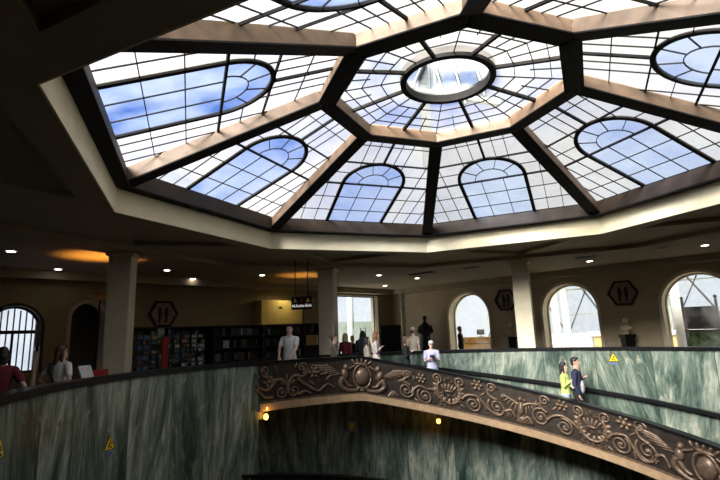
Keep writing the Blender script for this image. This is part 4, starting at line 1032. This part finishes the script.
p, a = A_(290, 6.42); person('bearded person in pale grey T-shirt leaning both hands on the bronze rail', p, 254, 1.93, 0, CM['white'], CM['black'], 'dark', SKIN2, arms=('rail', 'rail'), turn=30, lean=2)
p, a = A_(334, 6.7); person('person in olive cardigan with hand at chin by the centre column', p, 0, 1.63, 0, CM['olive'], CM['black'], 'brown', SKIN2, arms=('down', 'chin'), sleeve='long', style='bun', fem=True)
p, a = A_(345, 8.3); person('fair haired person in maroon jacket with back turned', p, 70, 1.64, 0, CM['maroon'], CM['black'], 'fair', SKIN2, sleeve='long', fem=True, style='bob')
p, a = A_(352, 8.9); person('person in black jacket behind the fair haired one', p, 100, 1.55, 0, CM['black'], CM['black'], 'fair', SKIN2, sleeve='long')
p, a = A_(362.5, 8.3); bp_ = person('person in black coat with a tall black backpack before the corner opening', p, 95, 1.70, 0, CM['black'], CM['black'], 'dark', sleeve='long', style='bob')
b = MB(); b.ell((0, -.22, 1.25), (.20, .13, .30)); remesh(b.build('backpack', CM['black'], bp_), .02)
b = MB(); b.tube([(-.08, -.24, 1.5), (-.08, -.24, 1.78), (.08, -.24, 1.78), (.08, -.24, 1.5)], .012, 6); b.build('backpack_frame', CM['black'], bp_)
p, a = A_(366.5, 6.75); person('dark haired person in beige top standing at the bend of the rail', p, -5, 1.52, 0, CM['beige'], CM['black'], 'dark', SKIN2, arms=('down', 'across'), sleeve='long', style='long', fem=True)
p, a = A_(375.5, 6.6); person('auburn long haired person in white coat walking down the ramp', p, -5, 1.58, rf(a), CM['cream'], CM['black'], 'auburn', SKIN2, arms=('down', 'bent'), sleeve='long', style='long', fem=True, coat=.3, legs=.06)
p, a = A_(405, 6.75); person('dark haired person in black jacket reading while walking down the ramp', p, -10, 1.60, rf(a), CM['black'], CM['black'], 'brown', SKIN2, arms=('bent', 'bent'), sleeve='long', style='long', fem=True, legs=.05)
p, a = A_(413, 8.3); person('person in beige shirt and pale cap seen from behind beyond the parapet', p, 40, 1.76, 0, CM['beige'], CM['olive'], 'brown', SKIN2, arms=('down', 'down'), style='cap', extra=CM['cream'])
p, a = A_(430, 6.6); cp = person('person in lavender T-shirt and white cap looking down at a camera', p, a + 180, 1.60, rf(a), CM['lavender'], CM['jeans'], 'brown', SKIN2, arms=('camera', 'camera'), style='cap', extra=CM['white'], lean=3)
b = MB(); b.box((0, .24, 1.16), (.13, .07, .09)); b.tube([(0, .27, 1.16), (0, .35, 1.15)], .035, 12); o = b.build('camera', CM['black']); o.location = cp.location; o.rotation_euler = cp.rotation_euler; tag(o, 'black camera held by the person in lavender T-shirt', 'camera')
o = MB().box((0, .085, 1.545), (.12, .02, .035)).build('sunglasses', CM['black'], cp)
P = plane(460.5, 340, RIGHT.n, HALL - .45); P.z = 0; person('guard in a dark suit standing in the leftmost arched opening', P, -20, 1.76, 0, CM['black'], CM['black'], 'dark', arms=('across', 'across'), sleeve='long')
p, a = A_(558.5, 6.6); person('dark haired person in lime green jacket and pale jeans on the ramp', p, a - 90, 1.64, rf(a), CM['lime'], CM['jeans'], 'dark', SKIN2, arms=('across', 'bent'), sleeve='long', style='long', fem=True, legs=.06, group=None)
p, a = A_(570.5, 6.75); nv = person('person in navy jacket and black trousers on the ramp beside the lime jacket', p, a - 90, 1.82, rf(a), CM['navy'], CM['black'], 'dark', SKIN, arms=('bent', 'down'), sleeve='long', legs=.07)
b = MB(); b.ell((.06, .135, 1.08), (.10, .05, .17)); b.build('grey_bag', CM['grey'], nv, smooth=True)
